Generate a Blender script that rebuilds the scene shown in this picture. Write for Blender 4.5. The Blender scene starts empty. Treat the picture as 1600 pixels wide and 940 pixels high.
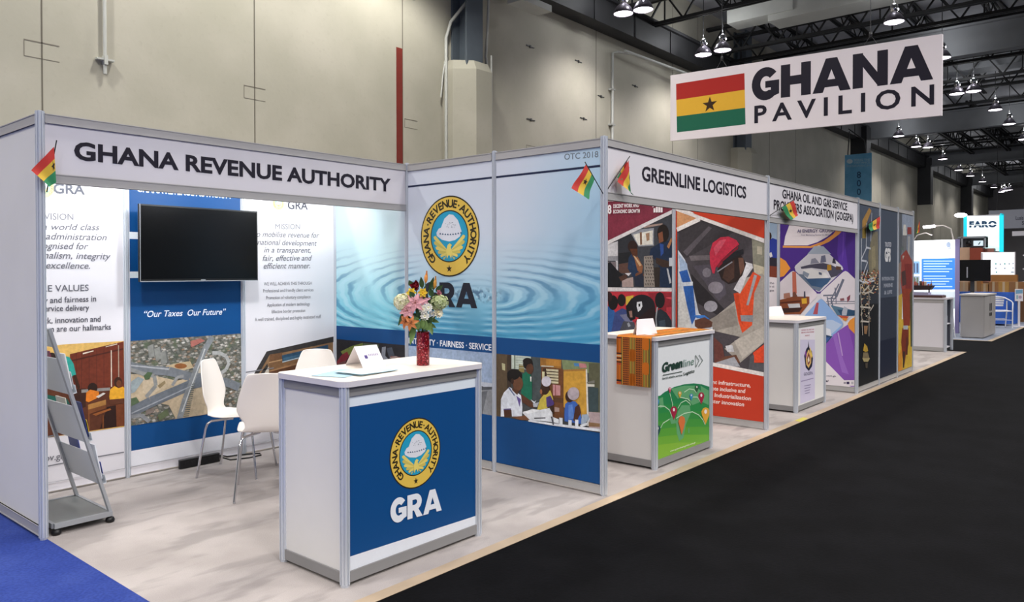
import bpy, math, random
import mathutils
from mathutils import Vector, Matrix
random.seed(7)
S = bpy.context.scene
COL = S.collection
R = math.radians

# ------------------------------------------------------------------ camera
CF, CC = 1199.515, Vector((-4.60764, -2.89841, 1.57268))
YAW, PIT, ROL, PPX, PPY = 0.8439575, -0.01396343, -0.00148215, 743.42, 441.199
_fw = Vector((math.cos(PIT)*math.sin(YAW), math.cos(PIT)*math.cos(YAW), math.sin(PIT)))
_r = Vector((math.cos(YAW), -math.sin(YAW), 0)); _u = _r.cross(_fw)
_r2 = math.cos(ROL)*_r + math.sin(ROL)*_u
_u2 = -math.sin(ROL)*_r + math.cos(ROL)*_u
cam = bpy.data.cameras.new('camera'); camo = bpy.data.objects.new('camera', cam); COL.objects.link(camo)
camo.matrix_world = Matrix(((_r2.x, _u2.x, -_fw.x, CC.x), (_r2.y, _u2.y, -_fw.y, CC.y), (_r2.z, _u2.z, -_fw.z, CC.z), (0, 0, 0, 1)))
cam.sensor_width = 36; cam.sensor_fit = 'HORIZONTAL'; cam.lens = CF/1600*36
cam.shift_x = (800-PPX)/1600; cam.shift_y = (PPY-470)/1600
cam.clip_start = .05; cam.clip_end = 200
S.camera = camo

def at(px, py, ax, val):
    """point of the plane ax = val seen at photo pixel (px, py)"""
    d = _fw + (px-PPX)/CF*_r2 - (py-PPY)/CF*_u2
    i = 'xyz'.index(ax)
    return CC + d*((val-CC[i])/d[i])

# ------------------------------------------------------------------ world, exposure
W = bpy.data.worlds.new('hall_air'); S.world = W; W.use_nodes = True
W.node_tree.nodes['Background'].inputs[0].default_value = (.98, 1, .98, 1)
W.node_tree.nodes['Background'].inputs[1].default_value = .15
S.view_settings.view_transform = 'Standard'; S.view_settings.look = 'None'
S.view_settings.exposure = 0.04; S.view_settings.gamma = 1; S.view_settings.use_curve_mapping = False

def light(kind, loc, energy, col=(1, .97, .93), aim=None, size=.3, spot=130, blend=.5):
    l = bpy.data.lights.new('hall_light', kind); l.energy = energy; l.color = col
    o = bpy.data.objects.new('hall_light', l); COL.objects.link(o); o.location = loc
    if kind == 'SPOT':
        l.spot_size = R(spot); l.spot_blend = blend; l.shadow_soft_size = size
    elif kind == 'AREA':
        l.size = size
    else:
        l.shadow_soft_size = size
    if aim is not None:
        o.rotation_euler = (Vector(aim)-Vector(loc)).to_track_quat('-Z', 'Y').to_euler()
    return o
LAMP_E = 560
# the hall's rows of high-bay lamps that hang over and behind the photographer
for lx in (-12, -8, -3.5, 1, 5.5, 10, 15, 20):
    for ly in ((3, -1, -5, -9) if lx == -12 else (-4, -8, -12)):
        light('SPOT', (lx, ly, 7.1), LAMP_E, (1, .965, .95), (lx, ly, 0), .35, 150, .6)
        if lx > 0: light('POINT', (lx, ly, 7.5), 26, (.95, .97, 1), None, .1)
for lx in (-7, -3.2, .2, 3.4):
    light('SPOT', (lx, 5.0, 7.1), LAMP_E*.72, (1, .98, .92), (lx, 5.5, 0), .2, 135, .5)
for lx in (-6, -2, 2, 6):
    light('SPOT', (lx, 1.45, 7.1), LAMP_E*.7, (1, .96, .93), (lx, 1.45, 0), .25, 140, .6)
# arm lights clipped behind the open corner booth's fascia, aimed at its back wall
for lx in (-2.45, -1.45, -.5):
    light('SPOT', (lx, 2.12, 2.42), 44, (.93, .98, 1), (lx-.05, 3.0, 1.75), .05, 125, .9)

# ------------------------------------------------------------------ materials
def lin(h, k=1.0):
    if isinstance(h, str):
        h = h.lstrip('#'); c = [int(h[i:i+2], 16)/255 for i in (0, 2, 4)]
    else: c = [v/255 for v in h]
    return tuple(min(.95, (v/12.92 if v <= .04045 else ((v+.055)/1.055)**2.4)*k) for v in c) + (1,)

class N:
    def __init__(s, name):
        s.m = bpy.data.materials.new(name); s.m.use_nodes = True
        s.t = s.m.node_tree; s.b = s.t.nodes['Principled BSDF']
    def n(s, typ, ins=None, **kw):
        x = s.t.nodes.new(typ)
        for k, v in kw.items(): setattr(x, k, v)
        for k, v in (ins or {}).items(): s.put(x.inputs[k], v)
        return x
    def put(s, sock, v):
        if hasattr(v, 'is_output') or isinstance(v, bpy.types.NodeSocket): s.t.links.new(v, sock)
        else: sock.default_value = v
    def math(s, op, a, b=0.0, c=None, clamp=False):
        x = s.n('ShaderNodeMath', {0: a, 1: b}, operation=op, use_clamp=clamp)
        if c is not None: s.put(x.inputs[2], c)
        return x.outputs[0]
    def mix(s, f, a, b, mode='MIX'):
        x = s.n('ShaderNodeMix', data_type='RGBA', blend_type=mode)
        s.put(x.inputs[0], f); s.put(x.inputs[6], a); s.put(x.inputs[7], b); return x.outputs[2]
    def ramp(s, f, stops, interp='LINEAR'):
        x = s.n('ShaderNodeValToRGB', {0: f}); e = x.color_ramp; e.interpolation = interp
        while len(e.elements) < len(stops): e.elements.new(.5)
        for el, (p, c) in zip(e.elements, stops): el.position = p; el.color = c
        return x.outputs[0]
    def smooth(s, v, a, b):
        return s.n('ShaderNodeMapRange', {0: v, 1: a, 2: b}, interpolation_type='SMOOTHSTEP').outputs[0]
    def noise(s, scale, detail=4, vec=None, out=0):
        x = s.n('ShaderNodeTexNoise', {'Scale': scale, 'Detail': detail})
        s.put(x.inputs['Vector'], vec if vec is not None else s.pos()); return x.outputs[out]
    def pos(s):
        return s.n('ShaderNodeNewGeometry').outputs['Position']

def mat(name, col, rough=.5, metal=0.0, bump=0, bscale=200, var=0, vscale=3, emit=0, trans=0, k=1.0, spec=None):
    g = N(name); b = g.b; c = lin(col, k)
    b.inputs['Base Color'].default_value = c; b.inputs['Roughness'].default_value = rough; b.inputs['Metallic'].default_value = metal
    if spec is not None: b.inputs['Specular IOR Level'].default_value = spec
    oc = g.n('ShaderNodeTexCoord').outputs['Object'] if (bump or var) else None
    if var:
        f = g.noise(vscale, 5, oc)
        g.put(b.inputs['Base Color'], g.mix(g.smooth(f, .3, .7), tuple(v*(1-var) for v in c[:3])+(1,), tuple(min(.95, v*(1+var)) for v in c[:3])+(1,)))
    if bump:
        f = g.noise(bscale, 3, oc)
        g.put(b.inputs['Normal'], g.n('ShaderNodeBump', {'Strength': bump, 'Distance': .004, 'Height': f}).outputs[0])
    if emit:
        b.inputs['Emission Color'].default_value = c; b.inputs['Emission Strength'].default_value = emit
    if trans: b.inputs['Transmission Weight'].default_value = trans
    return g.m

M = {}
M['alu'] = mat('brushed_aluminium', '#cdd2da', .36, .3, .05, 60)
M['rail'] = mat('grey_rail', '#b2b0af', .5, .2, .04, 80, .03, 2)
M['rail2'] = mat('mid_grey_rail', '#8e8d8d', .5, .2, .04, 80, .03, 2)
M['panel'] = mat('white_panel', '#dedbe0', .55, 0, .02, 300, .015, 2)
M['fabric'] = mat('grey_white_panel', '#dddbd8', .6, 0, .05, 120, .02, 2)
M['black'] = mat('black_plastic', '#0b0b0d', .4, 0, .03, 200)
M['tvblack'] = mat('black_screen', '#050608', .22, 0, .005, 20, spec=.35)
M['laminate'] = mat('cream_laminate', '#e9dfd2', .4, 0, .02, 100, .03, 1.5)
M['edge'] = mat('grey_white_edge', '#cfcbd0', .5, 0, .02, 100)
M['white'] = mat('white_plastic', '#ece4dc', .35, 0, .015, 90)
M['chrome'] = mat('chrome', '#d8d8dc', .12, 1, .01, 40)
M['silver'] = mat('silver_paint', '#a9adb2', .4, .35, .03, 90)
M['trayg'] = mat('grey_tray', '#8f9391', .45, .35, .03, 60, .05, 6)
M['plate'] = mat('frosted_plate', '#d3d8dd', .4, .05, .03, 60)
M['paper'] = mat('white_paper', '#f1ecef', .6, 0, .02, 120)
M['dark'] = mat('dark_steel', '#2b2b2d', .6, .1, .05, 40, .12, 3)
M['darker'] = mat('black_steel', '#161617', .65, .1, .05, 40, .1, 3)
M['deck'] = mat('dark_deck', '#a9a9ad', .9, 0, .1, 20, .15, 1)
M['girder'] = mat('grey_girder', '#77797c', .7, 0, .05, 20, .1, 1)
M['duct'] = mat('pale_duct', '#bdbeb8', .6, .1, .04, 20, .1, 1)
M['colsteel'] = mat('blue_grey_steel', '#59626b', .6, .1, .05, 30, .1, 2)
M['redp'] = mat('red_paint', '#7c2b22', .6, 0, .05, 60, .08, 4)
M['cable'] = mat('grey_cable', '#3a3a3c', .5, 0, .03, 100)
M['vase'] = None
M['cord'] = mat('black_cord', '#111113', .5, 0, .03, 100)

def print_mat(name, grain=.0, scale=60, rough=.5, emit=0, spec=.3):
    g = N(name); a = g.n('ShaderNodeAttribute', attribute_name='ink').outputs['Color']
    if grain:
        f = g.noise(scale, 4); f2 = g.noise(scale*.22, 3)
        s = g.math('MULTIPLY_ADD', f, grain*2, 1-grain); s2 = g.math('MULTIPLY_ADD', f2, grain*1.6, 1-grain*.8)
        a = g.mix(1.0, a, g.n('ShaderNodeCombineColor', {0: g.math('MULTIPLY', s, s2), 1: g.math('MULTIPLY', s, s2), 2: g.math('MULTIPLY', s, s2)}).outputs[0], 'MULTIPLY')
    g.put(g.b.inputs['Base Color'], a); g.b.inputs['Roughness'].default_value = rough; g.b.inputs['Specular IOR Level'].default_value = spec
    if emit:
        g.put(g.b.inputs['Emission Color'], a); g.b.inputs['Emission Strength'].default_value = emit
    return g.m
M['ink'] = print_mat('printed_ink', .03, 90)
M['photo'] = print_mat('printed_photograph', .34, 42)
M['lit'] = print_mat('glowing_print', 0, 60, .4, .9)  # ink colour also emits; the poster stand has no lamp behind it

# wall: painted tilt-up concrete
g = N('painted_concrete'); p = g.pos()
f = g.noise(.9, 6); f2 = g.noise(14, 5)
c = g.mix(g.smooth(f, .35, .68), lin('#b2ae9e'), lin('#beb9aa')); c = g.mix(g.math('MULTIPLY', g.smooth(f2, .55, .75), .25), c, lin('#a69f90'))
g.put(g.b.inputs['Base Color'], c); g.b.inputs['Roughness'].default_value = .75
g.put(g.b.inputs['Normal'], g.n('ShaderNodeBump', {'Strength': .15, 'Distance': .01, 'Height': f2}).outputs[0]); M['wall'] = g.m

def carpet(name, a, b, sc, fine, fmix, rough=.95, tread=None):
    g = N(name); f = g.noise(sc, 5); f2 = g.noise(fine, 3)
    c = g.mix(g.smooth(f, .36, .66), lin(a), lin(b))
    if tread:
        v = g.n('ShaderNodeMapping', {'Vector': g.pos(), 'Rotation': (0, 0, .5), 'Scale': (1, 3.2, 1)}).outputs[0]
        f3 = g.noise(1.6, 3, v); c = g.mix(g.math('MULTIPLY', g.smooth(f3, .5, .62), .55), c, lin(tread))
    c = g.mix(g.math('MULTIPLY', g.smooth(f2, .3, .7), fmix), c, tuple(v*.45 for v in lin(a)[:3])+(1,))
    g.put(g.b.inputs['Base Color'], c); g.b.inputs['Roughness'].default_value = rough; g.b.inputs['Specular IOR Level'].default_value = .1
    g.put(g.b.inputs['Normal'], g.n('ShaderNodeBump', {'Strength': .35, 'Distance': .006, 'Height': f2}).outputs[0])
    return g.m
M['carpet'] = carpet('pale_grey_carpet', '#aaa29e', '#bab2ae', 1.8, 160, .12, tread='#8f8986')
M['blackcarpet'] = carpet('black_carpet', '#050507', '#0b0b0e', 2.5, 48, .5)
M['bluecarpet'] = carpet('blue_carpet', '#31438c', '#3d4f98', 2.5, 60, .4)
M['greycarpet'] = carpet('grey_blue_carpet', '#8c93a2', '#9aa0ac', 2.5, 60, .2)
M['tape'] = mat('tan_tape', '#b7a288', .6, 0, .05, 60, .1, 2)
M['concrete'] = mat('grey_concrete', '#77746f', .8, 0, .1, 20, .1, 1)

# rippled water print (print's own picture)
def water(name, y0, z0, green):
    g = N(name); sp = g.n('ShaderNodeSeparateXYZ', {0: g.pos()}); y, z = sp.outputs[1], sp.outputs[2]
    base = g.ramp(g.math('DIVIDE', z, 2.5), [(0, lin('#3d9ac0')), (.44, lin('#4f9dc0')), (.52, lin('#7db7d0')), (.62, lin('#b4cfdf')), (.75, lin('#cdd6e2')), (1, lin('#d3d7e2'))])
    side = g.math('MULTIPLY', g.smooth(y, 1.0, -.1), .62)
    base = g.mix(side, base, g.ramp(g.math('DIVIDE', z, 2.5), [(0, lin('#2f8fbd')), (.55, lin('#4fa5cd')), (.8, lin('#86c3e0')), (1, lin('#a9d2e8'))]))
    base = g.mix(g.math('MULTIPLY', g.smooth(y, 1.95, 2.2), green), base, g.ramp(g.math('DIVIDE', z, 2.5), [(0, lin('#6cc3d6')), (.5, lin('#86cede')), (.66, lin('#bfe0e4')), (1, lin('#d6e6e8'))]))
    st = g.n('ShaderNodeMapping', {'Vector': g.pos(), 'Scale': (1, 1, 3.2)}).outputs[0]; ns = g.noise(1.3, 3, st); n2 = g.noise(4, 2, st)
    dy = g.math('SUBTRACT', y, y0); dz = g.math('MULTIPLY', g.math('SUBTRACT', z, z0), 5.2)
    r = g.math('SQRT', g.math('ADD', g.math('MULTIPLY', dy, dy), g.math('MULTIPLY', dz, dz)))
    ph = g.math('ADD', g.math('MULTIPLY', r, 25), g.math('ADD', g.math('MULTIPLY', ns, 7), g.math('MULTIPLY', n2, 3.5)))
    w = g.math('SINE', ph)
    amp = g.math('MULTIPLY', g.smooth(z, 1.85, 1.45), g.smooth(g.noise(2.2, 3), .3, .62))
    base = g.mix(g.math('MULTIPLY', g.math('MULTIPLY', g.smooth(w, .25, .95), amp), .62), base, lin('#1f6d9c'))
    base = g.mix(g.math('MULTIPLY', g.math('MULTIPLY', g.smooth(w, -.3, -.95), amp), .5), base, lin('#bfe3ee'))
    core = g.math('MULTIPLY', g.smooth(r, .42, .1), g.smooth(g.noise(26, 4), .45, .6))
    base = g.mix(g.math('MULTIPLY', core, .75), base, lin('#123f6b'))
    core2 = g.math('MULTIPLY', g.smooth(r, .36, .1), g.smooth(g.noise(33, 3), .55, .66))
    base = g.mix(g.math('MULTIPLY', core2, .6), base, lin('#cfe6f2'))
    g.put(g.b.inputs['Base Color'], base); g.b.inputs['Roughness'].default_value = .5; g.b.inputs['Specular IOR Level'].default_value = .3
    return g.m
M['water'] = water('printed_water', 1.209, 1.385, .85)

# aerial photograph of a town: roofs, trees, sand
g = N('printed_town'); p = g.pos()
mp = g.n('ShaderNodeMapping', {'Vector': p, 'Rotation': (0, .35, 0), 'Scale': (34, 1, 62)}).outputs[0]
vo = g.n('ShaderNodeTexVoronoi', {'Vector': mp, 'Scale': 1.0}, feature='F1', distance='CHEBYCHEV')
cell = g.n('ShaderNodeSeparateColor', {0: vo.outputs['Color']})
roof = g.ramp(cell.outputs[0], [(0, lin('#5b5f58')), (.25, lin('#8d8a84')), (.5, lin('#b9b4ab')), (.7, lin('#6d6a60')), (.85, lin('#93775f')), (1, lin('#d5d2cc'))])
c = g.mix(g.math('MULTIPLY', g.smooth(vo.outputs['Distance'], .25, .55), .8), roof, lin('#3e433b'))
c = g.mix(g.math('MULTIPLY', g.smooth(g.noise(9, 4), .55, .64), .75), c, lin('#55614a'))
g.put(g.b.inputs['Base Color'], c); g.b.inputs['Roughness'].default_value = .5; M['town'] = g.m

# glitter vase
g = N('red_glitter_glass'); vo = g.n('ShaderNodeTexVoronoi', {'Vector': g.n('ShaderNodeTexCoord').outputs['Object'], 'Scale': 150.0})
cs = g.n('ShaderNodeSeparateColor', {0: vo.outputs['Color']})
g.put(g.b.inputs['Base Color'], g.ramp(cs.outputs[0], [(0, lin('#4d0710')), (.5, lin('#780c1a')), (.85, lin('#981828')), (1, lin('#c87078'))]))
g.b.inputs['Roughness'].default_value = .22; g.b.inputs['Metallic'].default_value = .3
g.put(g.b.inputs['Normal'], g.n('ShaderNodeBump', {'Strength': .8, 'Distance': .004, 'Height': cs.outputs[1]}).outputs[0]); M['vase'] = g.m

# ------------------------------------------------------------------ mesh builder
class MB:
    def __init__(s): s.v = []; s.f = []; s.m = []; s.s = []
    def add(s, vs, fs, m=0, smooth=False):
        o = len(s.v); s.v += [tuple(v) for v in vs]
        for f in fs: s.f.append([i+o for i in f]); s.m.append(m); s.s.append(smooth)
        return s
    def box(s, x0, x1, y0, y1, z0, z1, m=0):
        vs = [(x, y, z) for z in (z0, z1) for y in (y0, y1) for x in (x0, x1)]
        return s.add(vs, [(0, 2, 3, 1), (4, 5, 7, 6), (0, 1, 5, 4), (2, 6, 7, 3), (0, 4, 6, 2), (1, 3, 7, 5)], m)
    def beam(s, p, q, w, h, m=0, up=(0, 0, 1)):
        p, q = Vector(p), Vector(q); d = (q-p).normalized(); u = Vector(up)
        if abs(d.dot(u)) > .98: u = Vector((1, 0, 0))
        a = d.cross(u).normalized()*(w/2); b = a.cross(d).normalized()*(h/2)
        vs = [c+i*a+j*b for c in (p, q) for i, j in ((-1, -1), (1, -1), (1, 1), (-1, 1))]
        return s.add(vs, [(0, 1, 2, 3), (7, 6, 5, 4), (0, 4, 5, 1), (1, 5, 6, 2), (2, 6, 7, 3), (3, 7, 4, 0)], m)
    def tube(s, pts, r, n=8, m=0, smooth=True):
        pts = [Vector(p) for p in pts]; rs = r if isinstance(r, (list, tuple)) else [r]*len(pts)
        vs = []; prev = None
        for i, p in enumerate(pts):
            d = (pts[min(i+1, len(pts)-1)]-pts[max(i-1, 0)]).normalized()
            if prev is None:
                a = d.cross(Vector((0, 0, 1)) if abs(d.z) < .9 else Vector((1, 0, 0))).normalized()
            else: a = (prev-d*prev.dot(d)).normalized()
            prev = a; b = d.cross(a)
            vs += [p+rs[i]*(math.cos(t)*a+math.sin(t)*b) for t in [2*math.pi*k/n for k in range(n)]]
        fs = [(i*n+k, i*n+(k+1) % n, (i+1)*n+(k+1) % n, (i+1)*n+k) for i in range(len(pts)-1) for k in range(n)]
        s.add(vs, fs, m, smooth)
        s.add(vs[:n], [tuple(range(n))[::-1]], m); return s.add(vs[-n:], [tuple(range(n))], m)
    def lathe(s, prof, c=(0, 0, 0), n=24, m=0, smooth=True):
        vs = [(c[0]+r*math.cos(2*math.pi*k/n), c[1]+r*math.sin(2*math.pi*k/n), c[2]+z) for r, z in prof for k in range(n)]
        fs = [(i*n+k, i*n+(k+1) % n, (i+1)*n+(k+1) % n, (i+1)*n+k) for i in range(len(prof)-1) for k in range(n)]
        return s.add(vs, fs, m, smooth)
    def prism(s, poly, z0, z1, m=0):
        n = len(poly); vs = [(x, y, z) for z in (z0, z1) for x, y in poly]
        return s.add(vs, [tuple(range(n))[::-1], tuple(range(n, 2*n))]+[(k, (k+1) % n, n+(k+1) % n, n+k) for k in range(n)], m)
    def grid(s, fn, nu, nv, m=0, smooth=True, thick=0):
        P = [[Vector(fn(i/nu, j/nv)) for j in range(nv+1)] for i in range(nu+1)]
        vs = [p for row in P for p in row]
        fs = [(i*(nv+1)+j, (i+1)*(nv+1)+j, (i+1)*(nv+1)+j+1, i*(nv+1)+j+1) for i in range(nu) for j in range(nv)]
        mm = m if callable(m) else (lambda i, j: m)
        o = len(s.v); s.v += [tuple(v) for v in vs]
        for q, f in enumerate(fs): s.f.append([k+o for k in f]); s.m.append(mm(q//nv, q % nv)); s.s.append(smooth)
        return s
    def ball(s, c, r, n=10, m=0, sx=1, sy=1, sz=1):
        c = Vector(c); h = max(4, n//2+1)
        vs = [(c.x+r*sx*math.sin(math.pi*i/h)*math.cos(2*math.pi*k/n), c.y+r*sy*math.sin(math.pi*i/h)*math.sin(2*math.pi*k/n), c.z+r*sz*math.cos(math.pi*i/h)) for i in range(h+1) for k in range(n)]
        return s.add(vs, [(i*n+k, (i+1)*n+k, (i+1)*n+(k+1) % n, i*n+(k+1) % n) for i in range(h) for k in range(n)], m, True)
    def build(s, name, mats, parent=None, loc=None):
        me = bpy.data.meshes.new(name)
        v = s.v if loc is None else [(x-loc[0], y-loc[1], z-loc[2]) for x, y, z in s.v]
        me.from_pydata(v, [], s.f)
        for mm in (mats if isinstance(mats, (list, tuple)) else [mats]): me.materials.append(mm)
        me.polygons.foreach_set('material_index', s.m); me.polygons.foreach_set('use_smooth', s.s); me.update()
        o = bpy.data.objects.new(name, me); COL.objects.link(o)
        if loc is not None: o.location = loc
        if parent is not None:
            o.parent = parent
            o.location = (o.location if loc is not None else Vector((0, 0, 0))) - world_loc(parent)
        return o
def world_loc(o):
    p = Vector(o.location)
    while o.parent is not None: o = o.parent; p = p+Vector(o.location)
    return p
def thing(name, label, cat, loc=(0, 0, 0), group=None):
    o = bpy.data.objects.new(name, None); COL.objects.link(o); o.location = loc; o.empty_display_size = .1
    return tag(o, label, cat, group)
def tag(o, label, cat, group=None):
    o['label'] = label; o['category'] = cat; o['kind'] = 'thing'
    if group: o['group'] = group
    return o
def struct(o): o['kind'] = 'structure'; return o

# ------------------------------------------------------------------ flat prints
def clip(poly, r):
    for ax, lim, sg in ((0, r[0], 1), (0, r[1], -1), (1, r[2], 1), (1, r[3], -1)):
        out = []
        for i, a in enumerate(poly):
            b = poly[(i+1) % len(poly)]; ia = (a[ax]-lim)*sg >= 0; ib = (b[ax]-lim)*sg >= 0
            if ia: out.append(a)
            if ia != ib:
                t = (lim-a[ax])/(b[ax]-a[ax]); out.append((a[0]+t*(b[0]-a[0]), a[1]+t*(b[1]-a[1])))
        poly = out
        if not poly: return []
    return poly
def _arc(cx, cy, rx, ry, a0, a1, n=22): return [(cx+rx*math.cos(R(a0+(a1-a0)*k/n)), cy+ry*math.sin(R(a0+(a1-a0)*k/n))) for k in range(n+1)]
_ga = _arc(.51, .5, .51, .515, 40, 310); _gb = _arc(.52, .5, .2, .235, 300, 44)
HEAVY = {'G': (1.0, [_ga+[(1.0, .15), (1.0, .58), (.5, .58), (.5, .37), (.7, .37), (.7, .29)]+_gb]),
         'H': (1.04, [[(0, 0), (.33, 0), (.33, 1), (0, 1)], [(.71, 0), (1.04, 0), (1.04, 1), (.71, 1)], [(.2, .365), (.85, .365), (.85, .635), (.2, .635)]]),
         'A': (1.25, [[(0, 0), (.345, 0), (.64, .70), (.63, 1), (.44, 1)], [(1.25, 0), (.905, 0), (.61, .70), (.62, 1), (.81, 1)], [(.32, .15), (.93, .15), (.85, .37), (.4, .37)]]),
         'N': (1.08, [[(0, 0), (.32, 0), (.32, 1), (0, 1)], [(.76, 0), (1.08, 0), (1.08, 1), (.76, 1)], [(0, 1), (.29, 1), (1.08, 0), (.79, 0)]]),
         'R': (.96, [[(0, 0), (.32, 0), (.32, 1), (0, 1)], [(.2, 1), (.52, 1)]+_arc(.52, .655, .4, .345, 90, -90, 14)+[(.2, .31), (.2, .545), (.5, .545)]+_arc(.5, .66, .12, .1, -90, 90, 10)+[(.2, .76)], [(.36, .4), (.66, .4), (.98, 0), (.6, 0)]])}
def glyphs(txt, weight=0.0, spacing=1.0):
    """flat outline of a line of lettering: 2-D verts, faces, xmin, xmax"""
    c = bpy.data.curves.new('lettering', 'FONT'); c.body = txt; c.offset = weight; c.size = 1; c.space_character = spacing
    c.fill_mode = 'FRONT'; c.resolution_u = 3
    o = bpy.data.objects.new('lettering', c); COL.objects.link(o)
    dg = bpy.context.evaluated_depsgraph_get(); dg.update()
    ev = o.evaluated_get(dg); me = ev.to_mesh()
    vs = [(v.co.x, v.co.y) for v in me.vertices]; fs = [tuple(f.vertices) for f in me.polygons]
    ev.to_mesh_clear(); bpy.data.objects.remove(o); bpy.data.curves.remove(c)
    return vs, fs
class Art:
    """ink printed on the plane ax = val, its face looking towards nrm*ax"""
    def __init__(s, ax, val, nrm, rect=None):
        s.ax, s.val, s.nrm, s.rect = ax, val, nrm, rect; s.v = []; s.f = []; s.c = []; s.k = 0; s.fr = (0, 0, 1)
        s.su = {'x': -1 if nrm < 0 else 1, 'y': 1 if nrm < 0 else -1, 'z': 1}[ax]
        s.iu, s.iv = {'x': (1, 2), 'y': (0, 2), 'z': (0, 1)}[ax]
    def frame(s, ox=0, oy=0, k=1): s.fr = (ox, oy, k); return s
    def to2(s, p):
        q = at(s.fr[0]+p[0]/s.fr[2], s.fr[1]+p[1]/s.fr[2], s.ax, s.val); return (q[s.iu], q[s.iv])
    def p3(s, uv, lay):
        d = s.val+s.nrm*(.0006+.00011*lay)
        return {'x': (d, uv[0], uv[1]), 'y': (uv[0], d, uv[1]), 'z': (uv[0], uv[1], d)}[s.ax]
    def raw(s, col, vs, fs):
        o = len(s.v); s.v += [s.p3(q, s.k) for q in vs]; cc = lin(col) if not (isinstance(col, tuple) and len(col) == 4) else col
        for f in fs: s.f.append([i+o for i in f]); s.c.append(cc)
        s.k += 1; return s
    def uv(s, col, pts):
        if s.rect: pts = clip(list(pts), s.rect)
        if len(pts) < 3: return s
        tri = mathutils.geometry.tessellate_polygon([[Vector((a, b, 0)) for a, b in pts]])
        return s.raw(col, pts, tri)
    def poly(s, col, pts): return s.uv(col, [s.to2(p) for p in pts])
    def rect_(s, col, u0, u1, v0, v1): return s.uv(col, [(u0, v0), (u1, v0), (u1, v1), (u0, v1)])
    def line(s, col, pts, w):
        pts = [s.to2(p) for p in pts]
        return s.uvline(col, pts, w)
    def uvline(s, col, pts, w):
        for a, b in zip(pts, pts[1:]):
            dx, dy = b[0]-a[0], b[1]-a[1]; l = math.hypot(dx, dy) or 1; nx, ny = -dy/l*w/2, dx/l*w/2
            s.uv(col, [(a[0]+nx, a[1]+ny), (b[0]+nx, b[1]+ny), (b[0]-nx, b[1]-ny), (a[0]-nx, a[1]-ny)]); s.k -= .8
        s.k += .5; return s
    def ell(s, col, c, rx, ry, n=28, a0=0, rot=0):
        """ellipse by frame pixels: centre, horizontal and vertical half size"""
        return s.poly(col, [(c[0]+rx*math.cos(t)*math.cos(rot)-ry*math.sin(t)*math.sin(rot), c[1]+rx*math.cos(t)*math.sin(rot)+ry*math.sin(t)*math.cos(rot)) for t in [2*math.pi*k/n for k in range(n)]])
    def disc(s, col, c, r, n=48, ry=None):
        return s.uv(col, [(c[0]+r*math.cos(t), c[1]+(ry or r)*math.sin(t)) for t in [2*math.pi*k/n for k in range(n)]])
    def star(s, col, c, r, rot=0):
        return s.uv(col, [(c[0]+s.su*(r if k % 2 == 0 else r*.4)*math.sin(rot+math.pi*k/5), c[1]+(r if k % 2 == 0 else r*.4)*math.cos(rot+math.pi*k/5)) for k in range(10)])
    def text(s, col, txt, A, B, T, weight=0.0, shear=0.0, spacing=1.0):
        """one line of lettering from baseline start A to baseline end B, capitals as tall as T above A"""
        a, b, t = s.to2(A), s.to2(B), s.to2(T); h = math.hypot(t[0]-a[0], t[1]-a[1])
        return s.uvtext(col, txt, a, b, h, weight, shear, spacing)
    def uvtext(s, col, txt, a, b, h, weight=0.0, shear=0.0, spacing=1.0):
        vs, fs = glyphs(txt, weight, spacing); cap = .685+2*weight*.5
        vs = [(x+shear*y, y+weight) for x, y in vs]; x0 = min(x for x, y in vs); x1 = max(x for x, y in vs)
        dx, dy = (b[0]-a[0])/(x1-x0), (b[1]-a[1])/(x1-x0)
        out = [(a[0]+(x-x0)*dx, a[1]+(x-x0)*dy+y/(cap+weight)*h) for x, y in vs]
        if s.rect:
            r = s.rect; fs = [f for f in fs if all(r[0] <= out[i][0] <= r[1] and r[2] <= out[i][1] <= r[3] for i in f)]
        return s.raw(col, out, fs)
    def heavy(s, col, txt, A, B, T, gap=.09):
        """black-weight capitals set from baseline A to B"""
        a, b, t = s.to2(A), s.to2(B), s.to2(T); h = math.hypot(t[0]-a[0], t[1]-a[1])
        W_ = sum(HEAVY[c][0] for c in txt)+gap*(len(txt)-1); x = 0
        for c in txt:
            w, polys = HEAVY[c]
            for p in polys:
                s.uv(col, [(a[0]+(x+px)/W_*(b[0]-a[0]), a[1]+(x+px)/W_*(b[1]-a[1])+py*h) for px, py in p]); s.k -= .7
            x += w+gap
        s.k += 1; return s
    def build(s, name, m, parent):
        me = bpy.data.meshes.new(name); me.from_pydata(s.v, [], s.f); me.materials.append(m)
        at_ = me.color_attributes.new('ink', 'FLOAT_COLOR', 'CORNER')
        buf = []
        for p in me.polygons:
            for _ in p.loop_indices: buf += s.c[p.index]
        at_.data.foreach_set('color', buf); me.update()
        o = bpy.data.objects.new(name, me); COL.objects.link(o); o.parent = parent; o.location = -world_loc(parent); return o

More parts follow.
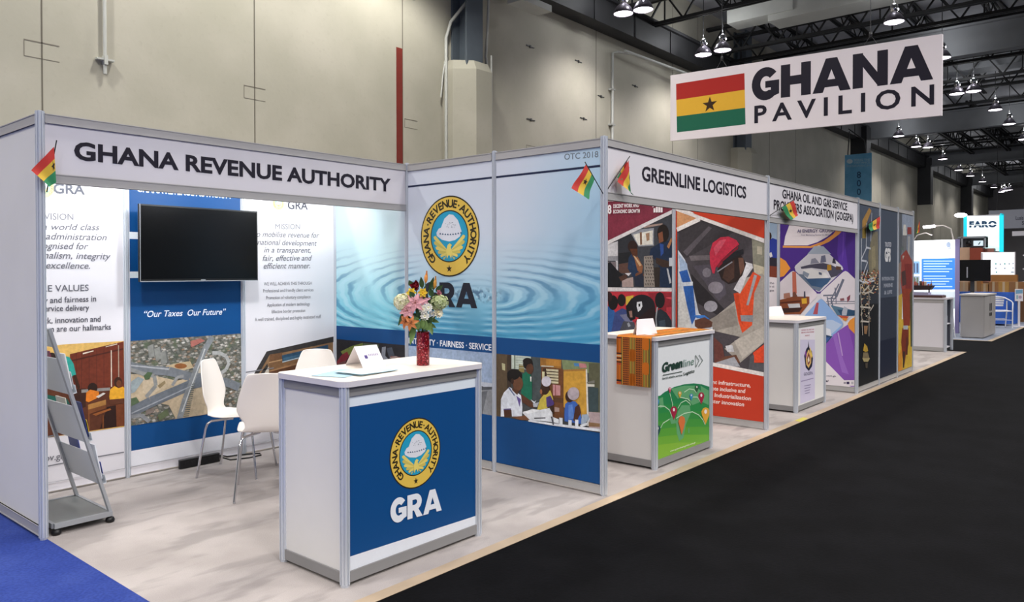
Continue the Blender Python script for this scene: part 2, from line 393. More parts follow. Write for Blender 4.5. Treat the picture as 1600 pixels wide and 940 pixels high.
def emblem(A, c, r, faded=1.0):
    """ring of capitals round a shell over a spread-winged bird"""
    su = A.su
    def q(col, pts): A.uv(col, [(c[0]+su*a*r, c[1]+b*r) for a, b in pts])
    K, Y, B, Wt, G = '#2c2413', '#dcb94f', '#2299bd', '#d9dbe2', '#c8b85c'
    if faded < 1: K, Y, B, Wt, G = '#8f8a6d', '#e3dc9a', '#8fcfc9', '#eef2f0', '#d3dfae'
    A.disc(K, c, r); A.disc(Y, c, r*.965); A.disc(K, c, r*.645); A.disc(B, c, r*.615)
    span = R(282); hgt = r*.185; items = []
    for ch in 'GHANA·REVENUE·AUTHORITY':
        vs, fs = glyphs(ch, .034); x0 = min(x for x, y in vs); x1 = max(x for x, y in vs)
        items.append((ch, vs, fs, x0, x1, (x1-x0)+(.34 if ch == '·' else .13)))
    tot = sum(i[5] for i in items); acc = 0
    for ch, vs, fs, x0, x1, w in items:
        th = -span/2+span*(acc+w/2)/tot; acc += w; rr = r*.715
        out = []
        for x, y in vs:
            a = (x-(x0+x1)/2)/.7*hgt*1.05; b = y/.7*hgt+rr
            out.append((c[0]+su*(a*math.cos(th)+b*math.sin(th)), c[1]-a*math.sin(th)+b*math.cos(th)))
        A.raw(K, out, fs); A.k -= 1
    A.k += 1
    A.star(K, (c[0], c[1]-r*.8), r*.1)
    q(Wt, [(-.44, .1), (-.36, .2), (-.28, .22), (-.16, .44), (0, .54), (.14, .52), (.3, .38), (.38, .2), (.42, .1), (.36, -.02), (.2, -.1), (0, -.13), (-.25, -.08), (-.42, .02)])
    for k in range(9):
        t = k/8; q('#20486a', [(-.34+.7*t, .06-.03*math.sin(3.1*t)), (-.3+.7*t, .10-.03*math.sin(3.1*t)), (-.27+.7*t, .05-.03*math.sin(3.1*t))]); A.k -= 1
    A.k += 1
    rnd = random.Random(3)
    for k in range(22):
        a, b = rnd.uniform(-.15, .2), rnd.uniform(.2, .34); q('#5c6a78', [(a, b), (a+.02, b+.015), (a+.035, b)]); A.k -= 1
    A.k += 1
    for sg in (-1, 1):
        for k, (ex, ey) in enumerate(((.54, .0), (.53, -.13), (.47, -.26), (.39, -.37), (.3, -.46), (.2, -.53))):
            q(G if k % 2 else '#e0cc6a', [(sg*.06, -.36-.02*k), (sg*.1, -.3-.025*k), (sg*(ex-.07), ey+.025), (sg*ex, ey), (sg*(ex-.02), ey-.055), (sg*.09, -.385-.02*k)])
    q('#e2cf6c', [(-.07, -.56), (-.1, -.36), (-.05, -.22), (.02, -.17), (.1, -.22), (.06, -.26), (.1, -.4), (.07, -.56), (.02, -.47), (-.02, -.47)])

# ================================================================== the hall
WY = 6.5
def slab(name, x0, x1, y0, y1, z0, z1, m):
    return struct(MB().box(x0, x1, y0, y1, z0, z1).build(name, m))
slab('floor', -14, 66, -20, WY, -.12, -.012, M['concrete'])
slab('floor_booth_carpet', -2.92, 12.9, -.04, 3.6, -.012, 0, M['carpet'])
slab('floor_tape', -2.92, 12.9, -.12, -.04, -.0118, .0008, M['tape'])
slab('floor_aisle_carpet', -2.92, 66, -20, -.12, -.0119, -.001, M['blackcarpet'])
slab('floor_cross_aisle_carpet', 12.9, 15.9, -.12, WY, -.0119, -.001, M['blackcarpet'])
slab('floor_blue_carpet', -14, -2.92, -20, WY, -.0119, .0005, M['bluecarpet'])
slab('floor_far_booth_carpet', 15.98, 66, -.03, WY, -.0119, .0005, M['greycarpet'])
t = MB().box(15.9, 66, -.12, -.03, -.0118, .001).box(15.9, 15.98, -.03, WY, -.0118, .001)
struct(t.build('floor_far_tape', M['tape']))
tag(MB().prism([(3.62, -.115), (3.86, -.112), (3.9, -.05), (3.66, -.046)], .0008, .0022).build('tape_patch', mat('yellow_tape', '#c9bd4e', .5, 0, .03, 80)),
    'short yellow tape patch on the tan edging before the third stand', 'tape')

wall = struct(MB().box(-14, 63, WY, WY+.3, -.012, 8.9).build('wall_back', M['wall']))
struct(MB().box(62.6, 63, -20, WY, -.012, 8.9).build('wall_end', mat('dim_end_wall', '#6d6a6c', .8, 0, .05, 3, .05, 1)))
sm = MB()
for sx in (-1.372, 1.347, 4.14, 10.0, 13.6, 15.045, 20.2, 22.6, 31.9, 33.6, 35.2, 44.6, 46.2):
    sm.box(sx-.008, sx+.008, WY-.003, WY+.002, 0, 8.6)
w_ = sm.build('wall_seam', mat('wall_joint', '#6b655a', .8, 0, .05, 60), wall)
em = MB()
for sx, sz, w, h in ((-1.372, 4.06, .37, .17), (1.347, 4.05, .34, .16), (4.33, 4.05, .3, .13), (7.62, 4.02, .3, .12)):
    for a, b, c, d in ((-w/2, w/2, h/2, h/2+.012), (-w/2, w/2, -h/2-.006, -h/2), (-w/2, -w/2+.008, -h/2, h/2)):
        em.box(sx+a, sx+b, WY-.003, WY+.002, sz+c, sz+d)
em.build('wall_embed_plate', mat('plate_outline', '#7d776c', .8, 0, .05, 60), wall)
bm_ = MB()
for sx, sz in ((4.29, 6.15), (7.62, 4.6), (7.6, 6.05), (9.3, 6.1), (9.5, 4.9), (11.7, 6.0), (10.2, 5.5)):
    bm_.box(sx-.13, sx-.03, WY-.012, WY, sz, sz+.02).box(sx+.03, sx+.13, WY-.012, WY, sz-.005, sz+.012).box(sx-.02, sx+.02, WY-.02, WY, sz-.02, sz+.03)
bm_.build('wall_bracket', M['cable'], wall)
struct(MB().box(4.0, 4.135, WY-.004, WY+.002, 2.2, 5.27).build('wall_red_stripe', M['redp']))

# roof: deck, girders across the hall, open-web joists, ledger beam along the wall
struct(MB().box(-14, 63, -20, WY+.3, 8.75, 8.9).build('ceiling', M['deck']))
lb = MB().box(-14, 62, 6.1, WY, 6.93, 7.45).box(-14, 62, 6.02, 6.2, 7.45, 7.52)
for k in range(40): lb.box(-6+k*1.7, -5.94+k*1.7, 6.08, 6.11, 6.93, 7.45)
struct(lb.build('ceiling_ledger_beam', M['dark']))
def truss(p, q, depth, bay, chord, m, name='ceiling_joist'):
    p, q = Vector(p), Vector(q); d = q-p; L = d.length; d.normalize(); b = MB()
    up = Vector((0, 0, depth))
    side = d.cross(Vector((0, 0, 1)))*chord*.7
    for s_ in (-1, 1):
        b.beam(p+side*s_, q+side*s_, chord*.8, chord, 0); b.beam(p+up+side*s_, q+up+side*s_, chord*.8, chord, 0)
    n = int(L/bay)
    for k in range(n):
        a = p+d*(k*bay); c = p+d*((k+.5)*bay); e = p+d*((k+1)*bay)
        b.beam(a, c+up, chord*.5, chord*.5); b.beam(c+up, e, chord*.5, chord*.5)
        if k % 2 == 0: b.beam(c, c+up, chord*.4, chord*.4)
    return struct(b.build(name, m))
for tx in (7.6, 10.4, 11.9, 15.2, 16.3, 19.2, 20.6, 22.9, 24.4, 26.9):
    truss((tx, WY-.2, 7.42), (tx, -18, 7.42), .68, .95, .075, M['darker'])
for gx in (5.9, 18.1, 29.8, 40.75, 52.4):
    b = MB().box(gx-.16, gx+.16, -19, WY, 6.98, 7.03).box(gx-.02, gx+.02, -19, WY, 7.03, 7.7).box(gx-.16, gx+.16, -19, WY, 7.7, 7.75)
    struct(b.build('ceiling_girder', M['girder']))
for b0, b1 in ((30.0, 40.6), (40.9, 52.2)):
    for ty in (4.1, 2.6, .7, -.8, -2.2, -3.9, -6, -8.4, -11, -14):
        truss((b0, ty, 7.45), (b1, ty, 7.45), .62, 1.25, .09, M['darker'])
for ty in (5.2, 3.6, 2.0, .4, -1.2, -2.8, -4.4, -6.0):
    truss((-4, ty, 8.22), (29.6, ty, 8.22), .4, 1.1, .05, M['darker'])
for tx in (31.5, 33.4, 36.6, 39.6, 41.6, 44.6, 47.4, 50.2, 54.6, 57.5, 60.2):
    truss((tx, WY-.2, 7.5), (tx, -18, 7.5), .6, 1.1, .07, M['darker'])
dk = MB().box(14.0, 14.75, -16, 4.2, 7.6, 8.1).box(13.95, 14.6, 3.6, 5.2, 7.75, 8.2)
struct(dk.build('ceiling_duct', M['duct']))
struct(MB().box(23.1, 23.9, -16, 5, 7.75, 8.2).build('ceiling_duct', M['girder']))
# columns against the wall
def column(x, n, ztop=5.3, full=True):
    b = MB().box(x-.21, x+.21, 6.12, 6.16, ztop-.3, 8.6).box(x-.21, x+.21, 6.46, 6.5, ztop-.3, 8.6).box(x-.03, x+.03, 6.16, 6.46, ztop-.3, 8.6)
    c = struct(b.build('trim_%d' % n, M['colsteel']))
    pr = [(x-.4, 6.5), (x-.4, 6.28), (x-.12, 5.98), (x+.3, 5.98), (x+.42, 6.1), (x+.42, 6.5)]
    k = MB().prism(pr, -.01, ztop-.12)
    top = [(x-.4, 6.5), (x-.36, 6.3), (x-.1, 6.06), (x+.27, 6.06), (x+.38, 6.14), (x+.42, 6.5)]
    m_ = len(k.v); k.add([(a, b_, ztop-.12) for a, b_ in pr]+[(a, b_, ztop+.04) for a, b_ in top], [(i, (i+1) % 6, 6+(i+1) % 6, 6+i) for i in range(6)]+[tuple(range(6, 12))])
    k.build('column_casing', M['wall'], c)
XC = 5.52
column(XC, 1, 5.22); column(17.6, 2, 5.15)
for i, cx in enumerate((29.2, 40.8, 52.4)):
    b = MB().box(cx-.3, cx+.3, 5.9, 6.5, 5.0, 7.4); c = struct(b.build('trim_%d' % (3+i), M['dark']))
    MB().box(cx-.3, cx+.3, 5.86, 6.5, 0, 5.0).build('column_casing', M['wall'], c)
cb = MB()
cb.tube([(5.1, 6.42, 0), (5.1, 6.42, 5.65), (5.2, 6.4, 5.95), (5.75, 6.1, 6.75), (6.3, 6.0, 6.85)], .03)
cb.tube([(4.98, 6.43, 4.6), (5.03, 6.43, 5.0), (5.1, 6.43, 5.3)], .015)
tag(cb.build('wall_conduit', M['duct']), 'bent grey conduit climbing beside the first steel column', 'conduit')
cb = MB().tube([(5.92, 6.08, 0), (5.92, 6.08, 5.45)], .018).tube([(6.1, 6.3, 0), (6.1, 6.3, 5.0), (6.02, 6.3, 5.5), (5.95, 6.2, 5.9), (5.9, 6.1, 6.9)], .025)
cb.tube([(6.2, 6.44, 0), (6.2, 6.44, 4.5), (6.1, 6.4, 5.1)], .02)
tag(cb.build('wall_conduit', M['duct']), 'pair of thin pipes along the far side of the first column casing', 'conduit')
cb = MB().tube([(-.7, 6.45, 3.92), (-.7, 6.45, 6.92)], .022)
for z in (5.85, 6.05, 4.08): cb.box(-.8, -.6, 6.42, 6.494, z, z+.02).box(-.72, -.68, 6.41, 6.494, z-.05, z+.06)
tag(cb.build('wall_conduit', M['duct']), 'thin vertical conduit on the pale wall above the white fascia of the corner booth', 'conduit')
cb = MB().tube([(10.58, 6.43, 0), (10.58, 6.43, 6.55), (10.75, 6.4, 6.6), (11.1, 6.3, 6.62)], .03).tube([(10.9, 6.3, 6.64), (22, 6.05, 6.75)], .035)
for z in (3.6, 4.9, 5.7): cb.box(10.5, 10.66, 6.4, 6.494, z, z+.04)
tag(cb.build('wall_conduit', M['duct']), 'white conduit rising behind the corner post, running on under the roof beam', 'conduit')
tag(MB().tube([(18.7, 6.43, 2.0), (18.7, 6.43, 5.2)], .06).build('standpipe', M['redp']), 'dark red vertical pipe on the wall beside the second column, below the hanging sign', 'pipe')
jb = MB().box(5.75, 6.9, 5.7, 6.2, 6.62, 6.92).box(6.4, 7.3, 5.75, 6.1, 6.5, 6.62)
tag(jb.build('cable_tray', M['duct']), 'boxy pale tray jutting from the top of the first steel column', 'tray')
sp_ = MB().box(25.1, 25.9, 5.5, 6.2, 2.6, 3.1).box(25.2, 25.8, 5.4, 5.5, 2.7, 3.0)
sp_.tube([(26.0, 6.2, 3.0), (36, 6.3, 3.0)], .16)
tag(sp_.build('wall_equipment', M['dark']), 'dark equipment with a long grey pipe on the wall behind the purple-poster stand', 'equipment')

# bell lamps
LAMPS = [(10.148, 5.893), (10.218, 5.446), (14.322, 5.998), (14.267, 5.454), (31.166, 5.263), (34.709, 5.35), (35.3, 5.0), (40.039, 5.279), (45.461, 5.492), (48.959, 5.489), (52.937, 5.456), (57.437, 5.451), (61.331, 5.514), (60.0, 4.9), (60.6, 5.25),
         (14.736, 1.62), (18.834, 1.43), (23.886, 1.944), (23.831, 1.486), (27.618, 1.419), (31.068, 1.426), (35.659, 1.455)]
LZ = 6.85; LAMPS = [(CC.x+(a-CC.x)*(LZ-CC.z)/(7.2-CC.z), CC.y+(b-CC.y)*(LZ-CC.z)/(7.2-CC.z)) for a, b in LAMPS]
ords = ['first', 'second', 'third', 'fourth', 'fifth', 'sixth', 'seventh', 'eighth', 'ninth', 'tenth', 'eleventh', 'twelfth', 'thirteenth', 'fourteenth', 'fifteenth']
M['lens'] = mat('lamp_glow', '#fff4fb', .4, 0, .01, 50, emit=9)
M['bell'] = mat('lamp_reflector', '#6d6672', .35, .5, .02, 60)
lampm = None
for i, (lx, ly) in enumerate(LAMPS):
    row, k = ('beside the pale wall', i) if i < 15 else ('farther out over the aisle', i-15)
    lab = 'glowing bell lamp, %s along the row %s' % (ords[k], row)
    L = thing('bell_lamp', lab, 'lamp', (lx, ly, LZ), 'bell lamps under the roof')
    if lampm is None:
        parts = [('lamp_shade', MB().lathe([(.2, 0), (.205, .01), (.19, .06), (.14, .15), (.075, .21), (.05, .22)], n=20), M['bell']),
                 ('lens', MB().lathe([(0, .022), (.1, .016), (.19, .012)], n=20), M['lens']),
                 ('ballast', MB().lathe([(.05, .22), (.075, .24), (.08, .34), (.06, .38), (.02, .4), (0, .4)], n=12).ball((.02, -.06, .27), .03, 8, 1), [M['chrome'], M['lens']]),
                 ('rod', MB().tube([(0, 0, .4), (0, 0, .55), (.03, 0, .58), (0, 0, .62), (0, 0, 1.89)], .01, 6), M['darker'])]
        lampm = []
        for nm, b, mm in parts:
            o = b.build(nm, mm); o.parent = L; lampm.append(o)
    else:
        for o in lampm:
            c = o.copy(); c.parent = L; COL.objects.link(c)
    light('SPOT', (lx, ly, LZ-.01), LAMP_E*(.42 if i < 15 else .7), (1, .96, .95), (lx, ly, 0), .2, 140, .7)
    light('POINT', (lx, ly, LZ+.5), 20, (.95, .97, 1), None, .06)   # slots in the lamp's top throw some light on the roof

# ================================================================== stand system
H = 2.52
def octa(x, y, z0, z1, b=None, r=.0215, m=0):
    """aluminium post: eight sides, each with its slot"""
    b = b or MB(); pts = []
    for k in range(8):
        a0 = R(22.5+45*k); a1 = R(22.5+45*(k+1))
        p, q = Vector((math.cos(a0), math.sin(a0)))*r, Vector((math.cos(a1), math.sin(a1)))*r
        n = (p+q).normalized()*.006
        pts += [p, p.lerp(q, .32), p.lerp(q, .36)-n, p.lerp(q, .64)-n, p.lerp(q, .68)]
    b.prism([(x+v.x, y+v.y) for v in pts], z0, z1, m); return b
def post(x, y, parent, z0=.0, z1=H, r=.024):
    b = octa(x, y, z0+.012, z1-.004, r=r); b.prism([(x+.02*math.cos(R(45*k)), y+.02*math.sin(R(45*k))) for k in range(8)], z0, z0+.012)
    b.prism([(x+.012*math.cos(R(45*k)), y+.012*math.sin(R(45*k))) for k in range(8)], z1-.004, z1)
    return b.build('post', M['alu'], parent)
def bay(parent, ax, c, a, b_, base=None, z0=.075, z1=2.445, m='panel', rails=True, foot='rail'):
    """one panel between posts at a and b_ along the other axis, with its two rails"""
    a, b_ = a+.022, b_-.022
    def bx(h, z0, z1, e=0):
        return MB().box(c-h, c+h, a-e, b_+e, z0, z1) if ax == 'x' else MB().box(a-e, b_+e, c-h, c+h, z0, z1)
    p = bx(.005, z0, z1).build('panel', M[m], parent)
    if rails:
        for r0, r1 in ((.015, z0), (z1, 2.505)):
            k = bx(.013, r0, r1)
            e = .0165
            if ax == 'x': k.box(c-e, c+e, a, b_, r1-.006, r1).box(c-e, c+e, a, b_, r0, r0+.006)
            else: k.box(a, b_, c-e, c+e, r1-.006, r1).box(a, b_, c-e, c+e, r0, r0+.006)
            k.build('rail', M[foot if r0 < 1 else 'rail'], parent)
    return p

# --- side wall at the blue carpet
LX = -2.936
sw = thing('booth_side_wall', 'plain grey-white side wall of the corner booth standing along the blue carpet', 'booth wall', (LX, 2.5, 0))
post(LX, 2.0, sw, r=.026); post(LX, 3.0, sw); bay(sw, 'x', LX, 2.0, 3.0, m='fabric')

# --- back wall with three printed panels
BY = 3.0
bw = thing('booth_back_wall', 'three-panel back wall printed with text columns and an aerial town view', 'booth wall', (-1.5, BY, 0))
for x in (-2.0, -1.0): post(x, BY, bw)
pA = bay(bw, 'y', BY, LX, -2.0, foot='panel'); pB = bay(bw, 'y', BY, -2.0, -1.0, foot='panel'); pC = bay(bw, 'y', BY, -1.0, 0.0, foot='panel')
FY = BY-.006
GT = '#6a6a72'
# panel A
A = Art('y', FY, -1, (LX+.02, -2.022, .08, 2.44)).frame(60, 510, 4.473)
A.poly('#d9b062', [(-40, 200), (-40, 150), (200, 122), (600, 100), (600, 700), (-40, 790)])
A.poly('#5c3220', [(-40, 790), (-40, 400), (220, 395), (600, 430), (600, 692)])
A.poly('#6b2f1e', [(220, 192), (595, 103), (600, 440), (220, 460)])
for x in (262, 300, 352, 405, 455): A.poly('#55241a', [(x, 195-(x-220)*.24), (x+4, 194-(x-220)*.24), (x+4, 450), (x, 450)])
A.poly('#4b2016', [(220, 235), (595, 150), (595, 160), (220, 246)]); A.poly('#e8dccb', [(310, 184), (385, 166), (385, 172), (310, 194)]); A.poly('#d8ccba', [(470, 138), (550, 118), (550, 124), (470, 144)])
A.poly('#cdbfae', [(505, 165), (512, 165), (514, 420), (506, 420)]); A.poly('#a99786', [(556, 130), (562, 130), (564, 410), (558, 410)])
A.poly('#3a2018', [(220, 440), (330, 430), (330, 560), (220, 600)])
A.poly('#2c1712', [(480, 560), (600, 540), (600, 692), (430, 712)])
A.poly('#8e8a86', [(300, 440), (500, 425), (500, 445), (300, 462)])
A.ell('#2a1812', (378, 428), 34, 36); A.poly('#d77a24', [(330, 520), (334, 460), (360, 440), (420, 452), (426, 490), (350, 528)]); A.poly('#d8d3cc', [(400, 490), (450, 462), (470, 466), (420, 498)])
A.ell('#3a2016', (556, 388), 28, 36); A.ell('#6b3d24', (562, 398), 18, 24)
A.poly('#e0a32e', [(494, 490), (500, 440), (530, 415), (560, 430), (590, 418), (600, 430), (600, 520), (560, 530), (500, 530)]); A.poly('#5c3422', [(490, 510), (600, 500), (600, 535), (500, 545)])
A.poly('#a9773f', [(345, 545), (470, 510), (472, 545), (346, 580)]); A.poly('#784526', [(350, 580), (470, 545), (470, 570), (350, 612)])
A.poly('#9a5a2c', [(375, 612), (500, 570), (508, 580), (400, 622)]); A.poly('#7a4522', [(446, 620), (456, 618), (456, 708), (446, 710)]); A.poly('#6e3a20', [(540, 545), (600, 535), (600, 690), (545, 700)])
A.poly('#7e4a2a', [(345, 580), (356, 578), (358, 720), (348, 722)])
A.poly('#2f9c90', [(130, 230), (180, 205), (215, 212), (245, 260), (262, 335), (230, 350), (205, 300), (150, 270)])
A.poly('#3d2418', [(240, 340), (262, 335), (290, 420), (280, 450)]); A.ell('#33241f', (90, 215), 38, 34); A.poly('#e6e0dc', [(40, 260), (45, 232), (70, 222), (110, 240), (120, 300), (40, 330)])
A.poly('#20594f', [(40, 470), (200, 505), (230, 560), (200, 600), (40, 580)]); A.poly('#4a1c3c', [(200, 540), (240, 550), (240, 590), (205, 580)])
A.build('photograph', M['photo'], pA)
A = Art('y', FY-.0012, -1, (LX+.02, -2.022, .08, 2.44)).frame(60, 270, 7.231)
A.text('#62646e', 'GRA', (170, 230), (525, 246), (173, 116), .022)
A.text('#7c7c84', 'VISION', (65, 525), (395, 532), (64, 452))
A.frame(0, 160, 2.9375)
for s, x0, y0, x1, y1, h in (('a world class', 195, 584, 457, 586, 29), ('administration', 210, 628, 490, 633, 31), ('ognised for', 195, 672, 405, 674, 31), ('nalism, integrity', 199, 715, 508, 720, 31), ('excellence.', 211, 761, 413, 763, 30)):
    A.text(GT, s, (x0, y0), (x1, y1), (x0, y0-h), .006, .28)
A.text('#63636c', 'RE VALUES', (192, 868), (407, 864), (192, 838), .004)
A.frame(0, 460, 2.35)
for s, x0, y0, x1, y1, h in (('y and fairness in', 161, 32, 353, 25, 22), ('ervice delivery', 163, 62, 327, 58, 22), ('rk, innovation and', 163, 106, 369, 99, 22), ('sm are our hallmarks', 166, 138, 407, 128, 22)):
    A.text('#4e4e58', s, (x0, y0), (x1, y1), (x0, y0-h), .008)
A.text('#6b6b74', 'ov.gh', (164, 612), (236, 602), (164, 588), .006)
A.line('#77777d', [(150, 634), (300, 605), (455, 578)], .008); A.line('#77777d', [(150, 528), (200, 515)], .008)
A.build('lettering', M['ink'], pA)
A = Art('y', FY-.001, -1, (LX+.02, -2.022, .08, 2.44)); c = A.to2((67, 292)); emblem(A, c, .075, .5); A.build('emblem', M['ink'], pA)
# panel B
BLUE = '#02457f'
A = Art('y', FY, -1, (-1.972, -1.022, .08, 2.44)).frame(200, 500, 3.916)
A.rect_(BLUE, -1.972, -1.022, .2, 2.4)
A.rect_('#dfe6ea', -1.972, -1.022, *sorted((at(203, 362, 'y', FY).z, at(203, 373, 'y', FY).z))); A.rect_('#dfe6ea', -1.972, -1.022, *sorted((at(203, 424, 'y', FY).z, at(203, 434, 'y', FY).z)))
A.rect_('#e2e2e8', -1.972, -1.022, .08, .2)
A.frame(); A.text('#e9f2fa', 'GHANA REVENUE AUTHORITY', (214, 299.5), (363, 310.5), (214, 289), .03); A.text('#dfe6f2', '“Our Taxes  Our Future”', (225, 495.5), (353, 491), (225, 485.5), .012, .28)
A.build('lettering', M['ink'], pB)
q = [at(x, y, 'y', FY-.0035) for x, y in ((203, 532.5), (374, 521), (374, 641), (203, 663))]
z1 = max(q[0].z, q[1].z); z0 = min(q[2].z, q[3].z)
z1, z0 = (q[0].z+q[1].z)/2, (q[2].z+q[3].z)/2
b = MB().box(-1.972, -1.022, FY-.0028, FY-.002, z0, z1); b.build('photograph', M['town'], pB)
A = Art('y', FY-.0035, -1, (-1.972, -1.022, z0, z1)).frame(200, 500, 3.916)
A.poly('#b9a78c', [(10, 330), (120, 330), (300, 370), (380, 350), (440, 400), (520, 380), (520, 600), (300, 620), (250, 520), (160, 500), (10, 560)])
A.poly('#c6b59b', [(90, 350), (180, 340), (200, 420), (130, 470), (90, 440)]); A.poly('#8b7a5c', [(180, 400), (225, 368), (230, 385), (195, 418)])
A.poly('#bba786', [(230, 280), (300, 262), (380, 250), (400, 290), (330, 310), (240, 300)]); A.ell('#8d5a34', (322, 280), 38, 16)
A.poly('#b7ad9c', [(510, 100), (420, 250), (400, 330), (440, 330), (470, 200), (522, 100)])
for pts, w, c in (([(10, 282), (120, 305), (250, 312), (380, 345), (470, 352), (620, 385), (680, 410)], .07, '#74797f'), ([(10, 565), (140, 500), (280, 440), (400, 388), (480, 370)], .085, '#6a7078'),
                  ([(515, 100), (470, 180), (420, 290), (390, 380), (350, 480), (310, 620)], .05, '#83878a'), ([(560, 330), (600, 300), (618, 260), (600, 220), (560, 200), (515, 200)], .03, '#a6a7a6'),
                  ([(500, 230), (540, 260), (560, 320)], .02, '#9a9a98'), ([(10, 300), (100, 330), (160, 340), (170, 400), (110, 470)], .03, '#8d8e8c'), ([(270, 400), (300, 350), (340, 340)], .025, '#8f9090'), ([(20, 590), (80, 580), (130, 620)], .03, '#85878a'), ([(10, 276), (250, 300)], .012, '#a9acb0'), ([(20, 570), (400, 396)], .01, '#9ca1a8'), ([(470, 175), (330, 560)], .01, '#c1c3c3')):
    A.line(c, pts, w)
for k in range(16): A.poly('#64665f', [(338+k*3.4, 590-k*13), (372+k*2.6, 586-k*13), (372+k*2.6, 581-k*13), (338+k*3.4, 584-k*13)]); A.k -= 1
A.k += 1
for x, y in ((128, 160), (170, 175), (205, 200)): A.poly('#8a8b86', [(x, y+75), (x-10, y), (x+22, y-14), (x+34, y+60)]); A.poly('#6b6c69', [(x+22, y-14), (x+34, y+60), (x+44, y+50), (x+30, y-16)])
A.poly('#8f9a9d', [(12, 380), (60, 345), (98, 360), (40, 440), (12, 450)]); A.poly('#4d6144', [(95, 340), (120, 315), (150, 320), (130, 360), (105, 365)]); A.poly('#54654a', [(10, 480), (50, 470), (70, 500), (10, 530)])
A.poly('#a8695f', [(380, 130), (440, 110), (470, 125), (420, 150), (385, 165)]); A.poly('#606a4e', [(180, 580), (240, 540), (250, 580), (190, 615)]); A.poly('#7b6f68', [(105, 555), (155, 530), (160, 560), (110, 582)])
A.build('road_print', M['photo'], pB)
# panel C
A = Art('y', FY, -1, (-.978, -.02, .08, 2.44)).frame(300, 260, 3.133)
A.text('#4b4b55', 'GRA', (468, 208), (567, 212), (468, 168), .015)
A.text('#77777e', 'MISSION', (408, 306), (528, 306), (408, 281))
for s, x0, y0, x1, y1, h in (('To mobilise revenue for', 298, 344, 623, 349, 28), ('national development', 320, 383, 611, 388, 28), ('in a transparent,', 352, 421, 581, 422, 28), ('fair, effective and', 345, 462, 587, 460, 28), ('efficient manner.', 350, 500, 578, 498, 28)):
    A.text('#6c6c72', s, (x0, y0), (x1, y1), (x0, y0-h), .006, .28)
for s, x0, y0, x1, y1, h in (('WE WILL ACHIEVE THIS THROUGH', 352, 582, 586, 578, 16), ('Professional and friendly client services', 348, 616, 594, 610, 16), ('Promotion of voluntary compliance', 363, 650, 580, 644, 16), ('Application of modern technology', 367, 685, 577, 679, 16), ('Effective border protection', 390, 718, 554, 711, 16), ('A well trained, disciplined and highly motivated staff', 307, 757, 631, 741, 17)):
    A.text('#6f6f75', s, (x0, y0), (x1, y1), (x0, y0-h), .0)
A.line('#77777d', [(240, 1010), (400, 985)], .008)
A.build('lettering', M['ink'], pC)
A = Art('y', FY-.0008, -1, (-.978, -.02, .08, 2.44)); c = A.to2((435, 317.5)); emblem(A, c, .058, .5); A.build('emblem', M['ink'], pC)
A = Art('y', FY, -1, (-.978, -.02, .08, 2.44)).frame(380, 490, 7.233)
A.poly('#8a6a4c', [(15, 870), (270, 430), (1015, 262), (1015, 900), (20, 1250)]); A.poly('#3a3634', [(20, 860), (265, 425), (1020, 256), (1020, 318), (440, 440), (300, 460), (60, 880)])
A.poly('#6f4e35', [(300, 462), (440, 436), (440, 520), (290, 560)]); A.poly('#b58f68', [(290, 545), (440, 512), (440, 524), (290, 558)]); A.poly('#7b5a3d', [(290, 558), (1015, 410), (1015, 440), (290, 640)])
A.poly('#2f4c63', [(435, 470), (960, 348), (960, 420), (445, 552)]); A.poly('#42647c', [(450, 500), (950, 385), (950, 400), (455, 528)]); A.poly('#a9b6bd', [(440, 540), (960, 405), (960, 414), (442, 552)])
A.poly('#a27852', [(300, 640), (540, 578), (540, 595), (300, 655)]); A.poly('#5a3a26', [(280, 660), (660, 560), (620, 640), (280, 700)]); A.poly('#c8beb0', [(200, 700), (290, 590), (290, 680), (250, 690)])
A.poly('#8c7a52', [(20, 840), (120, 690), (130, 720), (30, 880)]); A.poly('#7d7f80', [(20, 900), (140, 760), (140, 1100), (20, 1200)]); A.poly('#3f3a36', [(60, 880), (270, 560), (280, 600), (100, 900)])
A.poly('#9aa0a4', [(5, 735), (95, 700), (95, 712), (5, 750)]); A.poly('#70655a', [(20, 740), (30, 738), (30, 860), (20, 865)]); A.line('#4c4540', [(5, 800), (80, 760)], .006)
A.build('photograph', M['photo'], pC)

# --- divider with the water print
dv = thing('booth_divider', 'three-panel divider with rippling water, a round yellow emblem and an office photograph', 'booth wall', (0, 1.5, 0))
FX = -.006
post(0, 0, dv, r=.027)
for y in (1.0, 2.0, 3.0): post(0, y, dv, r=.022)
zb1, zb0, zp0 = 1.06, .932, .44
dp = []
for k in (0, 1, 2):
    p_ = bay(dv, 'x', 0, float(k), k+1.0); dp.append(p_)
    y0, y1 = k+.022, k+.978
    MB().box(FX-.0008, FX+.0003, y0, y1, zb1, 2.443).build('water_print', M['water'], p_)
    A = Art('x', FX, -1, (y0, y1, .077, 2.443)); A.k = 8
    A.rect_(BLUE, y0, y1, zb0, zb1); A.rect_(BLUE, y0, y1, .077, zp0)
    if k < 2: A.uvline('#1d2745', [(y0, 2.312), (y1, 2.312)], .016)
    A.frame(880, 230, 10.446)
    if k == 0: A.text('#77828c', 'OTC 2018', (20, 206), (576, 161), (22, 108), .012)
    if k == 1:
        A.frame(); yb = .965; z_ = at(720, 538, 'x', FX).z
        ya = at(768, 541, 'x', FX).y
        yl = at(670, 533, 'x', FX).y
        L = yl-ya; yl = ya+L*1.42
        A.uvtext('#e8eaf0', 'INTEGRITY · FAIRNESS · SERVICE', (min(yl, 1.975), z_-.028), (ya, z_-.028), .05, .022)
        A.heavy('#20222e', 'GRA', (661, 477.5), (746, 481.5), (661, 440.5), .05)
    A.build('lettering', M['ink'], p_)
